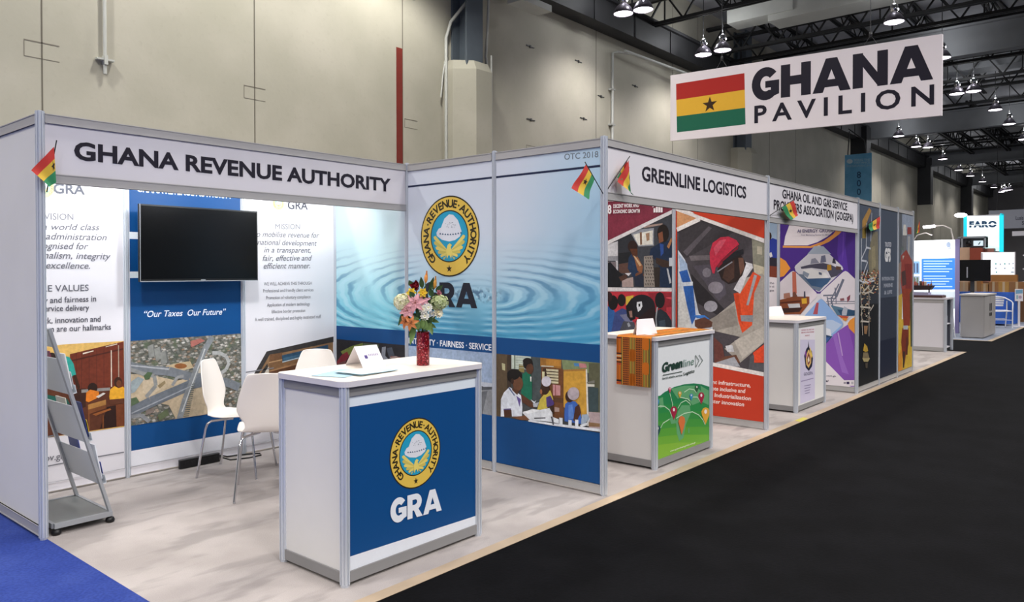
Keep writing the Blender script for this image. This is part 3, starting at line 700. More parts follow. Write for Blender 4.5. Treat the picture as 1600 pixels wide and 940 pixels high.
A = Art('x', FX-.002, -1); emblem(A, (1.485, 1.867), .335); A.build('emblem', M['ink'], dp[1])
# office photograph
A = Art('x', FX, -1, (.022, .978, zp0, zb0)); A.k = 2; A.frame(770, 540, 6.714)
A.poly('#4a4c4c', [(0, 0), (1175, 0), (1175, 940), (0, 940)]); A.poly('#5c4c38', [(0, 80), (195, 95), (190, 740), (0, 740)]); A.poly('#3f3329', [(150, 95), (195, 95), (192, 600), (150, 600)])
A.poly('#b9b48c', [(95, 180), (130, 190), (130, 260), (100, 250)])
A.poly('#c3cdc0', [(197, 96), (400, 108), (400, 250), (197, 240)]); A.poly('#66705e', [(225, 98), (238, 98), (238, 240), (225, 240)]); A.poly('#8a7c4a', [(275, 190), (330, 200), (330, 280), (275, 270)])
for k in range(5): A.poly('#9eab9f', [(240, 120+k*26), (395, 126+k*26), (395, 132+k*26), (240, 126+k*26)]); A.k -= 1
A.k += 1
A.poly('#474f50', [(410, 110), (510, 118), (510, 640), (410, 640)])
A.poly('#9a6a2e', [(500, 125), (720, 145), (720, 240), (500, 215)]); A.poly('#b27c34', [(560, 135), (720, 150), (715, 215), (560, 205)]); A.poly('#c7c3b2', [(510, 205), (640, 212), (640, 222), (510, 216)])
A.poly('#6d4426', [(510, 222), (740, 240), (750, 760), (640, 760), (510, 600)]); A.poly('#3c2a1c', [(530, 235), (690, 250), (690, 400), (530, 390)])
for k in range(5): A.poly('#d0c6a2', [(560+k*3, 240+k*32), (690, 250+k*31), (690, 272+k*31), (565+k*3, 262+k*32)]); A.k -= 1
A.k += 1
A.poly('#cfcaa0', [(520, 270), (545, 272), (545, 350), (520, 350)]); A.poly('#c08a8a', [(630, 405), (710, 415), (710, 520), (635, 520)]); A.poly('#8f4b4b', [(655, 410), (664, 410), (664, 520), (655, 520)]); A.poly('#5a3a22', [(640, 540), (750, 550), (750, 600), (640, 590)]); A.poly('#a88f86', [(650, 640), (700, 650), (700, 690), (650, 690)])
A.poly('#7d8a62', [(725, 145), (1140, 175), (1130, 300), (740, 250)]); A.poly('#cc9a3c', [(745, 250), (985, 240), (1000, 700), (900, 760), (745, 640)]); A.poly('#a7773a', [(745, 250), (985, 240), (987, 262), (745, 268)])
A.poly('#5c5b44', [(1010, 180), (1140, 180), (1140, 700), (1010, 700)]); A.poly('#3b4a4c', [(1010, 430), (1110, 440), (1110, 690), (1010, 690)]); A.poly('#dad6cc', [(978, 245), (992, 245), (1012, 840), (992, 840)]); A.poly('#d6d2c6', [(985, 400), (1070, 402), (1070, 428), (985, 426)]); A.poly('#7d7a70', [(990, 380), (1070, 360), (1072, 390), (990, 392)])
A.poly('#4a7fb0', [(850, 180), (930, 185), (935, 215), (860, 212)]); A.poly('#c08080', [(905, 180), (980, 188), (990, 230), (915, 232)])
A.poly('#b5a0a0', [(1010, 690), (1140, 700), (1140, 880), (1010, 860)]); A.poly('#8a6a4a', [(1010, 800), (1140, 815), (1140, 850), (1010, 845)])
# standing figure in green
A.poly('#1c6a50', [(310, 300), (350, 270), (400, 300), (415, 360), (415, 560), (330, 600), (300, 520)]); A.ell('#1d1714', (372, 190), 52, 58); A.ell('#5a3a28', (392, 240), 38, 56); A.ell('#1d1714', (368, 160), 50, 34); A.poly('#e6e3dd', [(395, 320), (410, 325), (408, 375), (398, 370)])
A.poly('#5a3826', [(300, 500), (380, 560), (440, 610), (440, 650), (390, 640), (300, 580)]); A.poly('#d6dbe0', [(400, 560), (440, 585), (460, 570), (440, 610)]); A.poly('#b8bcc4', [(425, 605), (490, 590), (470, 640), (430, 640)])
# seated woman in white
A.poly('#dfe4ec', [(88, 740), (90, 560), (120, 490), (180, 430), (250, 480), (300, 520), (315, 640), (310, 740)]); A.poly('#5d4c8a', [(250, 520), (275, 540), (300, 560), (285, 640)]); A.poly('#584f7c', [(118, 660), (195, 655), (195, 668), (118, 674)]); A.poly('#6e7c9c', [(165, 440), (178, 430), (240, 520), (225, 520)])
A.poly('#4a2e20', [(118, 672), (200, 668), (205, 740), (125, 745)]); A.ell('#17120f', (235, 320), 80, 74); A.ell('#6a4630', (268, 395), 54, 76); A.poly('#5e3d2a', [(215, 440), (280, 470), (262, 515), (205, 460)]); A.ell('#17120f', (222, 300), 66, 56); A.ell('#3a271c', (210, 370), 16, 30)
A.poly('#7b5238', [(200, 745), (310, 735), (420, 700), (500, 705), (470, 745), (420, 772), (300, 778)])
# person in yellow, cloth cap
A.poly('#c9b54c', [(470, 670), (500, 560), (560, 490), (610, 465), (640, 560), (590, 640), (540, 665)]); A.poly('#4d3a78', [(565, 540), (610, 520), (650, 600), (630, 640), (570, 640)]); A.ell('#3a2619', (552, 450), 48, 62); A.ell('#cfcbd4', (568, 372), 50, 54); A.ell('#9a6040', (512, 480), 12, 26); A.poly('#3a2619', [(580, 640), (640, 620), (650, 720), (610, 690)])
# person in blue, headscarf
A.poly('#3a62b0', [(755, 740), (765, 610), (800, 580), (870, 580), (920, 640), (940, 820), (760, 790)]); A.poly('#5a82c8', [(800, 620), (840, 610), (860, 760), (800, 770)]); A.ell('#3b241a', (812, 530), 46, 62); A.ell('#b3a6ac', (852, 500), 62, 68); A.poly('#4a2a1e', [(870, 640), (910, 610), (932, 700), (880, 800), (850, 780)])
A.poly('#9aa8b8', [(940, 720), (1000, 715), (1020, 760), (960, 830), (930, 820)]); A.poly('#d6dade', [(920, 830), (1000, 800), (1022, 745), (1026, 770), (990, 835), (930, 850)])
# papers on the table
A.poly('#d5d8dc', [(315, 700), (420, 660), (500, 670), (600, 650), (630, 700), (640, 800), (560, 790), (400, 780)]); A.poly('#e8eaec', [(320, 690), (440, 665), (500, 680), (380, 712)]); A.poly('#3c3e44', [(440, 752), (560, 748), (560, 760), (440, 764)]); A.poly('#dcdfe4', [(380, 775), (640, 810), (1140, 870), (1140, 900), (380, 800)]); A.poly('#4a4c54', [(615, 740), (630, 740), (650, 830), (634, 826)]); A.poly('#dce0e4', [(640, 745), (700, 770), (700, 815), (645, 800)])
for x, y in ((705, 750), (800, 775), (870, 770)): A.poly('#dfe3e8', [(x, y), (x+35, y+4), (x+34, y+80), (x, y+74)])
A.build('photograph', M['photo'], dp[0])
A = Art('x', FX, -1, (1.022, 1.978, zp0, zb0)); A.k = 2; A.frame()
A.poly('#9fb2cd', [(600, 520), (780, 535), (780, 660), (600, 650)]); A.poly('#c0c6d0', [(600, 575), (780, 600), (780, 660), (600, 650)]); A.poly('#55585c', [(600, 560), (690, 580), (756, 604), (772, 604), (772, 612), (690, 600), (600, 580)]); A.poly('#8d9094', [(740, 610), (772, 608), (772, 660), (735, 650)]); A.poly('#6a6d72', [(752, 612), (762, 610), (752, 655), (744, 655)])
A.build('photograph', M['photo'], dp[1])
A = Art('x', FX, -1, (2.022, 2.978, zp0, zb0)); A.k = 2; A.frame(500, 440, 5.875)
A.poly('#26252a', [(100, 500), (820, 560), (820, 1300), (100, 1300)]); A.poly('#6f7a3e', [(190, 640), (290, 590), (395, 560), (398, 620), (300, 650), (230, 700)]); A.poly('#7c2c38', [(150, 740), (200, 670), (250, 640), (270, 680), (230, 740), (180, 770)]); A.poly('#8b909a', [(570, 600), (605, 595), (600, 680), (640, 720), (560, 720)]); A.poly('#484d58', [(610, 610), (660, 600), (690, 690), (640, 710)]); A.poly('#7c4030', [(650, 680), (740, 690), (740, 760), (650, 760)]); A.poly('#566247', [(400, 565), (540, 575), (540, 600), (400, 590)]); A.poly('#a58c86', [(640, 690), (700, 680), (740, 700), (660, 720)]); A.poly('#6c4a4a', [(140, 760), (240, 720), (240, 1000), (140, 1000)]); A.poly('#55606e', [(500, 720), (780, 720), (780, 1000), (500, 1000)])
A.build('photograph', M['photo'], dp[2])

# --- fascias
def fascia(x0, x1, y, z0, label):
    t = thing('fascia_sign', label, 'fascia', ((x0+x1)/2, y, z0))
    x0 += .024; x1 -= .024
    p = MB().box(x0, x1, y-.005, y+.005, z0+.055, 2.45).build('sign_panel', M['panel'], t)
    for a, b in ((z0, z0+.055), (2.45, 2.505)):
        MB().box(x0, x1, y-.013, y+.013, a, b).box(x0, x1, y-.0165, y+.0165, a, a+.006).box(x0, x1, y-.0165, y+.0165, b-.006, b).build('rail', M['rail'], t)
    return p
INK = '#1a1626'
f = fascia(LX, 0, 2.0, 2.1, 'white fascia sign lettered in one wide line, spanning the open corner booth')
A = Art('y', 1.994, -1); A.frame(0, 160, 2.9375).k = 2
a = A.to2((340, 262)); A.frame(300, 260, 3.133); b_ = A.to2((973, 113)); A.frame(0, 160, 2.9375); b_ = (b_[0], (a[1]*2+b_[1])/3)
A.uvtext(INK, 'GHANA REVENUE AUTHORITY', a, (b_[0], a[1]), A.to2((340, 177))[1]-a[1], .033); A.build('lettering', M['ink'], f)
f = fascia(0, 2.99, 0, 2.075, 'white fascia sign over the stand with the orange patterned cloth')
A = Art('y', -.006, -1).frame(920, 220, 3.617); A.k = 2; a = A.to2((300, 224)); b_ = A.to2((889, 326)); A.uvtext(INK, 'GREENLINE LOGISTICS', a, (b_[0], (a[1]+b_[1])/2), A.to2((300, 140))[1]-a[1], .024); A.build('lettering', M['ink'], f)
f = fascia(2.99, 6.035, 0, 2.06, 'white fascia sign with two lines of lettering above the purple poster')
A = Art('y', -.006, -1).frame(1180, 270, 4.946); A.k = 2
for s, a, b_, t in (('GHANA OIL AND GAS SERVICE', (210, 194), (710, 293), (210, 124)), ('PROVIDERS ASSOCIATION (GOGSPA)', (143, 281), (757, 378), (143, 205))):
    a_, bb = A.to2(a), A.to2(b_); A.uvtext(INK, s, a_, (bb[0], (a_[1]+bb[1])/2), A.to2(t)[1]-a_[1], .02)
A.build('lettering', M['ink'], f)
# --- divider behind the second stand
def divider(x, label):
    t = thing('booth_divider', label, 'booth wall', (x, 1.5, 0))
    post(x, 0, t, r=.024)
    for y in (1.0, 2.0, 3.0): post(x, y, t, r=.022)
    return t, [bay(t, 'x', x, float(k), k+1.0) for k in range(3)]
d2, dq = divider(2.99, 'divider printed with a red-helmeted worker and a maroon growth poster')
XF = 2.99-.006
A = Art('x', XF, -1, (.022, .978, .077, 2.443)).frame(1055, 310, 3.239)
A.poly('#c23a22', [(0, -60), (520, -60), (520, 960), (0, 960)])
A.poly('#4a454a', [(10, 160), (130, 108), (460, 222), (460, 890), (10, 890)])
A.poly('#3b373b', [(20, 160), (130, 110), (300, 170), (60, 300), (20, 300)]); A.poly('#5c565c', [(40, 270), (170, 140), (185, 150), (60, 290)]); A.poly('#6f686c', [(70, 290), (180, 285), (185, 310), (80, 315)])
A.poly('#2b282c', [(80, 380), (250, 560), (230, 600), (100, 520)]); A.poly('#55505a', [(90, 340), (230, 330), (260, 480), (220, 520)]); A.ell('#8d8790', (205, 450), 38, 30); A.ell('#99979f', (180, 545), 34, 28); A.ell('#7f7a83', (160, 375), 22, 24)
A.poly('#8a8878', [(388, 200), (460, 222), (460, 400), (395, 340)]); A.poly('#b6ae9a', [(415, 240), (440, 245), (440, 285), (415, 280)]); A.poly('#c9c0a8', [(395, 330), (460, 350), (460, 395), (400, 380)])
A.poly('#cfd5de', [(15, 260), (50, 310), (85, 420), (120, 580), (190, 640), (190, 680), (15, 680)]); A.poly('#9fb4cf', [(18, 280), (60, 330), (75, 420), (30, 420)]); A.poly('#2a5cab', [(20, 370), (60, 360), (80, 420), (40, 430)]); A.poly('#2f62b0', [(40, 440), (90, 430), (105, 600), (85, 640), (60, 540)]); A.poly('#d9e0ea', [(30, 425), (90, 420), (90, 440), (30, 445)]); A.poly('#3c78c4', [(95, 590), (150, 590), (175, 610), (110, 605)])
A.poly('#d9d9d6', [(15, 450), (45, 470), (80, 660), (15, 680)])
# coat, vest
A.poly('#a8a198', [(200, 600), (300, 520), (360, 400), (440, 380), (460, 400), (460, 720), (330, 830), (250, 760), (330, 700), (200, 670), (170, 620)])
A.poly('#8f8880', [(170, 615), (300, 540), (320, 640), (200, 670)]); A.poly('#bdb6ac', [(300, 720), (460, 640), (460, 720), (340, 810)])
A.poly('#d4d2d6', [(296, 460), (340, 380), (355, 320), (390, 330), (395, 350), (360, 400), (330, 480)]); A.poly('#e0dfe2', [(345, 340), (375, 325), (385, 345), (352, 400)])
A.poly('#e0512a', [(296, 480), (330, 480), (395, 370), (435, 395), (400, 480), (390, 640), (340, 680), (320, 620)]); A.poly('#c8431f', [(296, 480), (320, 475), (345, 640), (325, 620)]); A.poly('#8b8d92', [(330, 590), (395, 590), (395, 625), (335, 620)]); A.poly('#a5a6aa', [(400, 385), (415, 390), (372, 540), (360, 540)])
A.poly('#e04a28', [(395, 780), (460, 730), (460, 830), (400, 830)]); A.poly('#57575c', [(380, 800), (400, 790), (400, 830), (460, 835), (460, 890), (370, 870)])
# head
A.poly('#2a1e1c', [(215, 360), (230, 330), (330, 280), (360, 330), (340, 390), (310, 420), (270, 432), (235, 410)]); A.poly('#4a332b', [(255, 340), (300, 310), (300, 400), (270, 425), (240, 400)]); A.poly('#6b4a3c', [(320, 300), (345, 300), (352, 350), (330, 390)])
A.poly('#d2334e', [(190, 378), (178, 330), (175, 275), (190, 225), (230, 196), (270, 192), (310, 210), (325, 232), (290, 260), (235, 310), (205, 350), (200, 380)]); A.poly('#e25a70', [(195, 250), (225, 212), (260, 205), (240, 240), (205, 290)]); A.poly('#8f1f34', [(210, 345), (240, 305), (300, 258), (320, 240), (318, 255), (280, 285), (220, 350)])
A.poly('#23242a', [(240, 320), (300, 270), (345, 255), (345, 280), (300, 300), (245, 335)]); A.line('#9c9ca4', [(215, 370), (290, 320)], .012)
# hands
A.poly('#5c3a2e', [(100, 615), (150, 600), (190, 625), (185, 650), (120, 660), (100, 645)]); A.poly('#6d4736', [(240, 800), (310, 790), (330, 830), (250, 850), (200, 830)]); A.poly('#cfd0d4', [(255, 745), (290, 740), (300, 775), (265, 775)]); A.poly('#6a3c36', [(195, 700), (240, 740), (250, 800), (200, 830)]); A.poly('#a3a5ac', [(205, 830), (300, 800), (330, 850), (230, 850)])
A.poly('#cf9668', [(10, 60), (112, 102), (10, 150)]); A.line('#e6e0dc', [(10, 158), (125, 104)], .045); A.line('#e6e0dc', [(5, 50), (460, 216)], .045); A.line('#e6e0dc', [(150, 830), (470, 893)], .04)
A.build('photograph', M['photo'], dq[0])
A = Art('x', XF, -1, (.022, .978, .077, 2.443)); A.k = 60; A.frame(1055, 310, 3.239)
A.poly('#c23a22', [(100, 832), (470, 903), (520, 1200), (0, 1200)]); A.poly('#c63d22', [(60, 40), (460, 75), (460, 205), (100, 78)])
A.frame(1020, 590, 8.421)
for s, x0, y0, x1, y1, h in (('resilient infrastructure,', 620, 62, 1290, 125, 52), ('promote inclusive and', 640, 150, 1222, 200, 52), ('sustainable Industrialization', 480, 215, 1295, 298, 52), ('and foster innovation', 610, 312, 1205, 375, 52)):
    A.text('#f0dcd6', s, (x0, y0), (x1, y1), (x0, y0-h), .02, .12)
A.frame(1055, 310, 3.239); A.text('#f2e4de', 'GOALS', (62, 48), (150, 58), (62, 15), .04); A.build('lettering', M['ink'], dq[0])
A = Art('x', XF, -1, (1.022, 1.978, .077, 2.443)).frame(940, 300, 5.877)
A.poly('#7d2d40', [(-900, -60), (690, -60), (690, 900), (-900, 900)]); A.poly('#3c3f46', [(-900, 800), (50, 475), (680, 180), (690, 890), (-900, 880)])
A.poly('#2c2e34', [(150, 440), (300, 360), (300, 600), (150, 600)]); A.poly('#8d9199', [(270, 380), (360, 340), (480, 330), (480, 490), (340, 500)]); A.poly('#d9d6cc', [(290, 390), (470, 350), (470, 480), (340, 490)]); A.poly('#7c5c48', [(350, 370), (370, 366), (372, 480), (355, 486)]); A.poly('#9c7a60', [(405, 380), (440, 372), (440, 440), (415, 450)]); A.poly('#a28a80', [(380, 310), (560, 285), (560, 300), (390, 330)])
A.poly('#c5c4c8', [(45, 480), (150, 450), (150, 740), (130, 740), (130, 600), (45, 600)]); A.poly('#8d8e94', [(45, 590), (150, 585), (150, 630), (45, 630)]); A.poly('#70666a', [(45, 640), (135, 640), (135, 740), (45, 740)]); A.poly('#1d1e22', [(155, 560), (330, 545), (260, 640), (155, 660)]); A.poly('#5a4038', [(160, 660), (300, 640), (300, 760), (160, 740)])
A.poly('#1f3350', [(250, 600), (280, 560), (330, 600), (380, 700), (330, 860), (300, 800), (240, 700)]); A.ell('#2c1a16', (285, 500), 44, 56); A.poly('#55301f', [(260, 520), (330, 520), (330, 580), (290, 600)]); A.poly('#8c5a3c', [(300, 600), (330, 590), (380, 680), (370, 760), (330, 720)]); A.poly('#c4a37c', [(290, 580), (310, 590), (370, 670), (350, 680)]); A.ell('#6d4430', (350, 760), 40, 24)
A.poly('#192a44', [(450, 520), (560, 450), (670, 440), (680, 880), (540, 870), (520, 640), (440, 580)]); A.poly('#2b4c92', [(535, 470), (570, 480), (570, 560), (545, 590)]); A.ell('#1d1512', (565, 380), 54, 84); A.poly('#7a4a34', [(520, 380), (560, 360), (570, 450), (530, 470)]); A.poly('#a9754c', [(600, 500), (640, 420), (655, 430), (620, 520)]); A.poly('#3a2a22', [(500, 600), (640, 640), (660, 690), (560, 690), (500, 650)]); A.poly('#b5b8bd', [(598, 700), (612, 700), (642, 830), (625, 840)]); A.poly('#2d2622', [(480, 690), (540, 690), (530, 870), (480, 870)])
A.poly('#8d847c', [(390, 590), (470, 580), (490, 870), (390, 870)])
for k in range(9):
    for j in range(4): A.poly('#3a3430', [(398+j*22+(k % 2)*8, 596+k*30), (412+j*22+(k % 2)*8, 600+k*30), (408+j*22+(k % 2)*8, 616+k*30)]); A.k -= 1
A.k += 1
A.poly('#15161c', [(45, 660), (80, 640), (150, 720), (200, 760), (170, 870), (45, 870)]); A.poly('#a89490', [(190, 800), (290, 780), (295, 870), (190, 870)]); A.poly('#4c332a', [(160, 780), (230, 750), (240, 790), (180, 820)]); A.poly('#cfccd0', [(215, 745), (275, 740), (250, 770)]); A.poly('#242a3a', [(300, 780), (380, 740), (390, 870), (310, 860)])
A.line('#d9d5d6', [(-900, 905), (45, 470), (690, 160)], .04); A.line('#d9d5d6', [(-900, 880), (690, 896)], .04)
A.frame(940, 440, 5.223)
A.poly('#b4303c', [(-900, 80), (610, 80), (610, 700), (-900, 700)]); A.poly('#8c2430', [(380, 90), (600, 90), (600, 250), (440, 230)]); A.poly('#d9515c', [(520, 130), (600, 120), (600, 150)]); A.poly('#c23a48', [(530, 210), (600, 200), (600, 480), (540, 400)])
A.poly('#2d5c9c', [(-60, 220), (60, 200), (110, 240), (90, 420), (-60, 420)]); A.ell('#1a1416', (165, 150), 34, 50); A.ell('#141013', (95, 170), 40, 60); A.ell('#30181a', (60, 120), 30, 40)
A.poly('#3a477c', [(80, 420), (110, 250), (170, 215), (230, 240), (260, 300), (220, 420)]); A.poly('#6c6f8c', [(150, 270), (220, 260), (260, 330), (200, 330)]); A.poly('#c7a83c', [(200, 120), (265, 110), (250, 160), (215, 190), (200, 190)]); A.poly('#44454f', [(150, 400), (180, 320), (270, 330), (280, 420), (160, 430)]); A.poly('#8a8f98', [(210, 340), (225, 330), (240, 360), (220, 370)])
A.ell('#1b1a20', (330, 200), 108, 96); A.poly('#15141a', [(200, 200), (250, 130), (280, 300), (240, 320), (210, 280)]); A.poly('#d3d6dc', [(290, 165), (330, 160), (335, 200), (320, 230), (300, 245), (288, 200)]); A.poly('#1b1a20', [(302, 180), (318, 178), (318, 200), (304, 204)]); A.poly('#241618', [(380, 230), (440, 200), (450, 400), (300, 420), (280, 320)]); A.poly('#8a6a60', [(225, 240), (250, 235), (255, 290), (235, 290)])
A.ell('#15161a', (478, 150), 40, 66); A.poly('#262e38', [(440, 400), (440, 250), (480, 220), (530, 250), (575, 320), (585, 500), (440, 500)]); A.poly('#9ba0a4', [(450, 210), (462, 205), (450, 300), (456, 375), (446, 375), (442, 290)]); A.poly('#3b4a58', [(470, 320), (520, 310), (530, 400), (480, 400)])
A.build('photograph', M['photo'], dq[1])
A = Art('x', XF, -1, (1.022, 1.978, .077, 2.443)); A.k = 70; A.frame(940, 300, 5.877)
A.text('#f0e6e8', '8', (58, 198), (94, 200), (58, 116), .04); A.text('#eadfe2', 'DECENT WORK AND', (111, 148), (348, 138), (111, 112), .04); A.text('#eadfe2', 'ECONOMIC GROWTH', (111, 196), (355, 190), (111, 162), .04)
A.text('#e0cdd2', 'SUSTAINABLE', (64, 66), (178, 72), (64, 52), .02); A.text('#e0cdd2', 'DEVELOPMENT', (64, 88), (178, 84), (64, 72), .02); A.text('#f0e6e8', 'GOALS', (185, 82), (318, 76), (185, 40), .045)
for k, hh in enumerate((40, 62, 56, 84)): A.poly('#f0e6e8', [(480+k*22, 188-hh), (498+k*22, 186-hh), (498+k*22, 186), (480+k*22, 188)]); A.k -= 1
A.k += 1; A.line('#f0e6e8', [(472, 138), (500, 105), (520, 116), (552, 92)], .012); A.build('lettering', M['ink'], dq[1])
MB().box(XF-.012, XF, 1.0, 1.05, 1.63, 1.72).build('panel_clip', M['alu'], d2)
d3, dr = divider(6.035, 'divider printed with the purple poster of ships and oil rigs in white diamonds')
XF = 6.035-.006
A = Art('x', XF, -1, (.022, .978, .077, 2.443)).frame(1200, 335, 6.483)
PU = '#4a2a86'
A.poly(PU, [(100, -60), (900, -60), (900, 800), (100, 800)]); A.poly('#5a35a0', [(720, 100), (800, 110), (780, 300), (820, 620), (740, 560), (700, 400)]); A.poly('#6a44b0', [(760, 150), (775, 150), (765, 400), (750, 480)])
A.poly('#e59a4e', [(150, 335), (150, 315), (430, 318), (560, 270), (660, 200), (720, 120), (790, 120), (720, 200), (620, 275), (520, 320), (430, 338)])
A.poly('#eae0e4', [(160, 312), (175, 220), (215, 110), (240, 60), (720, 100), (690, 150), (600, 225), (500, 280), (400, 312)])
def diamond(c, rx, ry, col): A.poly(col, [(c[0]-rx, c[1]-ry*.06), (c[0]-rx*.96, c[1]-ry*.14), (c[0]-rx*.1, c[1]-ry*.95), (c[0], c[1]-ry), (c[0]+rx*.1, c[1]-ry*.95), (c[0]+rx*.96, c[1]-ry*.1), (c[0]+rx, c[1]), (c[0]+rx*.96, c[1]+ry*.1), (c[0]+rx*.1, c[1]+ry*.95), (c[0], c[1]+ry), (c[0]-rx*.1, c[1]+ry*.95), (c[0]-rx*.96, c[1]+ry*.1)])
A.poly('#e8963c', [(100, 420), (180, 470), (228, 545), (160, 625), (100, 640)])
diamond((516, 548), 246, 238, '#d7d4dc'); A.poly('#6d7a8e', [(300, 600), (640, 640), (520, 780), (430, 740)]); A.poly('#3c5a80', [(370, 640), (640, 650), (600, 700), (540, 740), (440, 720)])
A.poly('#a9b4c4', [(470, 320), (560, 320), (640, 400), (400, 400)])
A.poly('#4c4a5c', [(330, 530), (430, 505), (560, 490), (640, 510), (760, 565), (700, 620), (640, 640), (600, 560), (440, 540), (340, 550)]); A.poly('#8c8c9c', [(430, 500), (440, 450), (480, 440), (520, 490)]); A.poly('#6c6f86', [(530, 490), (540, 420), (580, 410), (590, 480)]); A.poly('#3a3848', [(650, 490), (660, 440), (680, 450), (690, 500)]); A.poly('#b98a2a', [(600, 510), (640, 505), (645, 560), (600, 570)]); A.poly('#5a3c30', [(690, 520), (740, 530), (740, 560), (690, 560)])
A.poly('#e6e4e4', [(350, 560), (440, 548), (580, 590), (620, 640), (400, 650), (370, 620)]); A.poly('#54607a', [(515, 580), (545, 590), (545, 615), (515, 605)]); A.poly('#8d97a8', [(360, 570), (420, 600), (400, 640), (350, 600)])
diamond((255, 815), 245, 245, '#e2d8de'); A.poly('#8a4a2c', [(100, 870), (250, 830), (420, 830), (420, 900), (330, 1010), (100, 1010)]); A.poly('#c96e58', [(246, 580), (284, 580), (292, 800), (250, 800)]); A.poly('#dcaa34', [(340, 850), (392, 845), (395, 900), (345, 905)]); A.poly('#5c2c1e', [(100, 890), (330, 868), (330, 885), (100, 905)]); A.poly('#b07a68', [(160, 800), (220, 790), (230, 840), (160, 850)]); A.poly('#d5d5da', [(200, 905), (320, 900), (330, 960), (220, 960)]); A.poly('#3d2420', [(100, 950), (350, 940), (320, 985), (100, 1000)]); A.poly('#7a4a3a', [(250, 790), (275, 780), (300, 830), (250, 840)]); A.poly('#47485a', [(365, 780), (378, 775), (382, 845), (362, 845)])
diamond((785, 820), 256, 250, '#e4dce2')
for pts, w in (([(560, 820), (690, 815)], .02), ([(690, 835), (765, 655)], .03), ([(640, 860), (720, 700)], .016), ([(600, 850), (690, 850), (680, 740)], .014), ([(600, 830), (620, 940)], .014), ([(640, 850), (660, 940)], .014), ([(590, 880), (880, 880)], .01), ([(600, 905), (880, 900)], .008), ([(640, 830), (640, 900), (690, 830), (690, 900)], .01)): A.line('#6e7284', pts, w)
A.poly('#8c5c62', [(730, 850), (770, 845), (775, 870), (735, 875)]); A.poly('#8a4452', [(800, 840), (835, 810), (830, 860), (805, 890)])
A.frame(1200, 440, 5.531)
A.poly('#56788f', [(540, 200), (760, 250), (760, 290), (600, 290)]); A.poly('#2f4f6e', [(600, 240), (760, 245), (760, 290), (640, 300)]); A.poly('#b5b8c4', [(640, 260), (660, 210), (690, 230), (680, 290), (640, 290)]); A.poly('#c2553a', [(605, 288), (700, 300), (680, 322), (640, 316)]); A.poly('#e0913a', [(640, 310), (690, 318), (675, 340), (650, 330)])
def dia2(c, rx, ry, col): diamond(c, rx, ry, col)
dia2((460, 365), 190, 218, '#8fb1e2'); A.poly('#b9cbe6', [(330, 330), (560, 330), (640, 370), (540, 460), (400, 470)]); A.poly('#b4525c', [(390, 280), (420, 180), (440, 180), (430, 280)]); A.poly('#26456a', [(440, 440), (560, 470), (500, 540), (440, 520)]); A.poly('#dfe2ea', [(470, 420), (480, 390), (540, 410), (550, 470), (470, 450)]); A.poly('#3b5c9a', [(460, 480), (540, 480), (500, 530), (460, 510)])
A.poly('#8a55b4', [(600, 430), (690, 370), (770, 450), (770, 860), (640, 860), (400, 600), (480, 560)]); A.poly('#9a6ac2', [(560, 460), (590, 440), (640, 640), (700, 800), (640, 780)]); A.poly('#7c46a6', [(700, 400), (770, 460), (770, 700)]); A.poly('#b895d0', [(600, 440), (612, 436), (650, 640), (640, 640)])
A.poly('#e8963c', [(690, 360), (710, 330), (770, 290), (770, 470), (740, 440), (700, 400)])
A.poly('#e9e2e6', [(300, 500), (470, 655), (660, 850), (770, 848), (770, 960), (300, 960)])
A.poly('#3a2c58', [(680, 862), (705, 862), (705, 884), (680, 884)]); A.poly('#b9b4bc', [(720, 862), (740, 862), (740, 884), (720, 884)]); A.poly('#8e8894', [(655, 866), (675, 866), (675, 880), (655, 880)]); A.poly('#8a55b4', [(700, 898), (770, 898), (770, 904), (720, 906)])
A.text('#3c3450', 'www.com.gh', (440, 812), (588, 822), (440, 798), .015); A.text('#2c2640', 'sakai', (440, 862), (526, 866), (440, 842), .03, .2)
A.build('photograph', M['ink'], dr[0])
A = Art('x', XF, -1, (.022, .978, .077, 2.443)); A.k = 90; A.frame(1200, 335, 6.483)
A.text('#4c4470', 'AI ENERGY GROUP', (298, 184), (668, 178), (298, 152), .014); A.text('#6e6884', 'Your Marketing Partner In Africa', (335, 213), (630, 212), (335, 200), .012); A.poly('#6a9a3c', [(380, 90), (425, 88), (400, 112)]); A.build('lettering', M['ink'], dr[0])
A = Art('x', XF, -1, (1.022, 1.978, .077, 2.443)).frame(1190, 340, 5.222)
A.poly('#e5dde2', [(-400, -60), (165, -60), (165, 900), (-400, 900)]); A.poly('#9fb4cc', [(-400, 0), (150, 18), (150, 200), (-400, 200)]); A.poly('#d0d5de', [(130, 80), (152, 85), (150, 150), (130, 150)]); A.poly('#7c3a28', [(-400, 380), (150, 380), (150, 492), (-400, 430)]); A.poly('#2a3c98', [(50, 190), (90, 165), (140, 185), (155, 250), (150, 340), (90, 370), (40, 330)]); A.poly('#2b2733', [(40, 320), (130, 330), (150, 400), (40, 390)]); A.poly('#ddd8d8', [(60, 290), (80, 280), (90, 315), (70, 325)]); A.ell('#3a241c', (60, 150), 22, 34)
for k, (a, b) in enumerate((('the', 540), ('in oil', 568), ('gas', 600))): A.text('#6a6470', a, (66, b), (102, b+2), (66, b-18), .015)
A.build('photograph', M['ink'], dr[1])

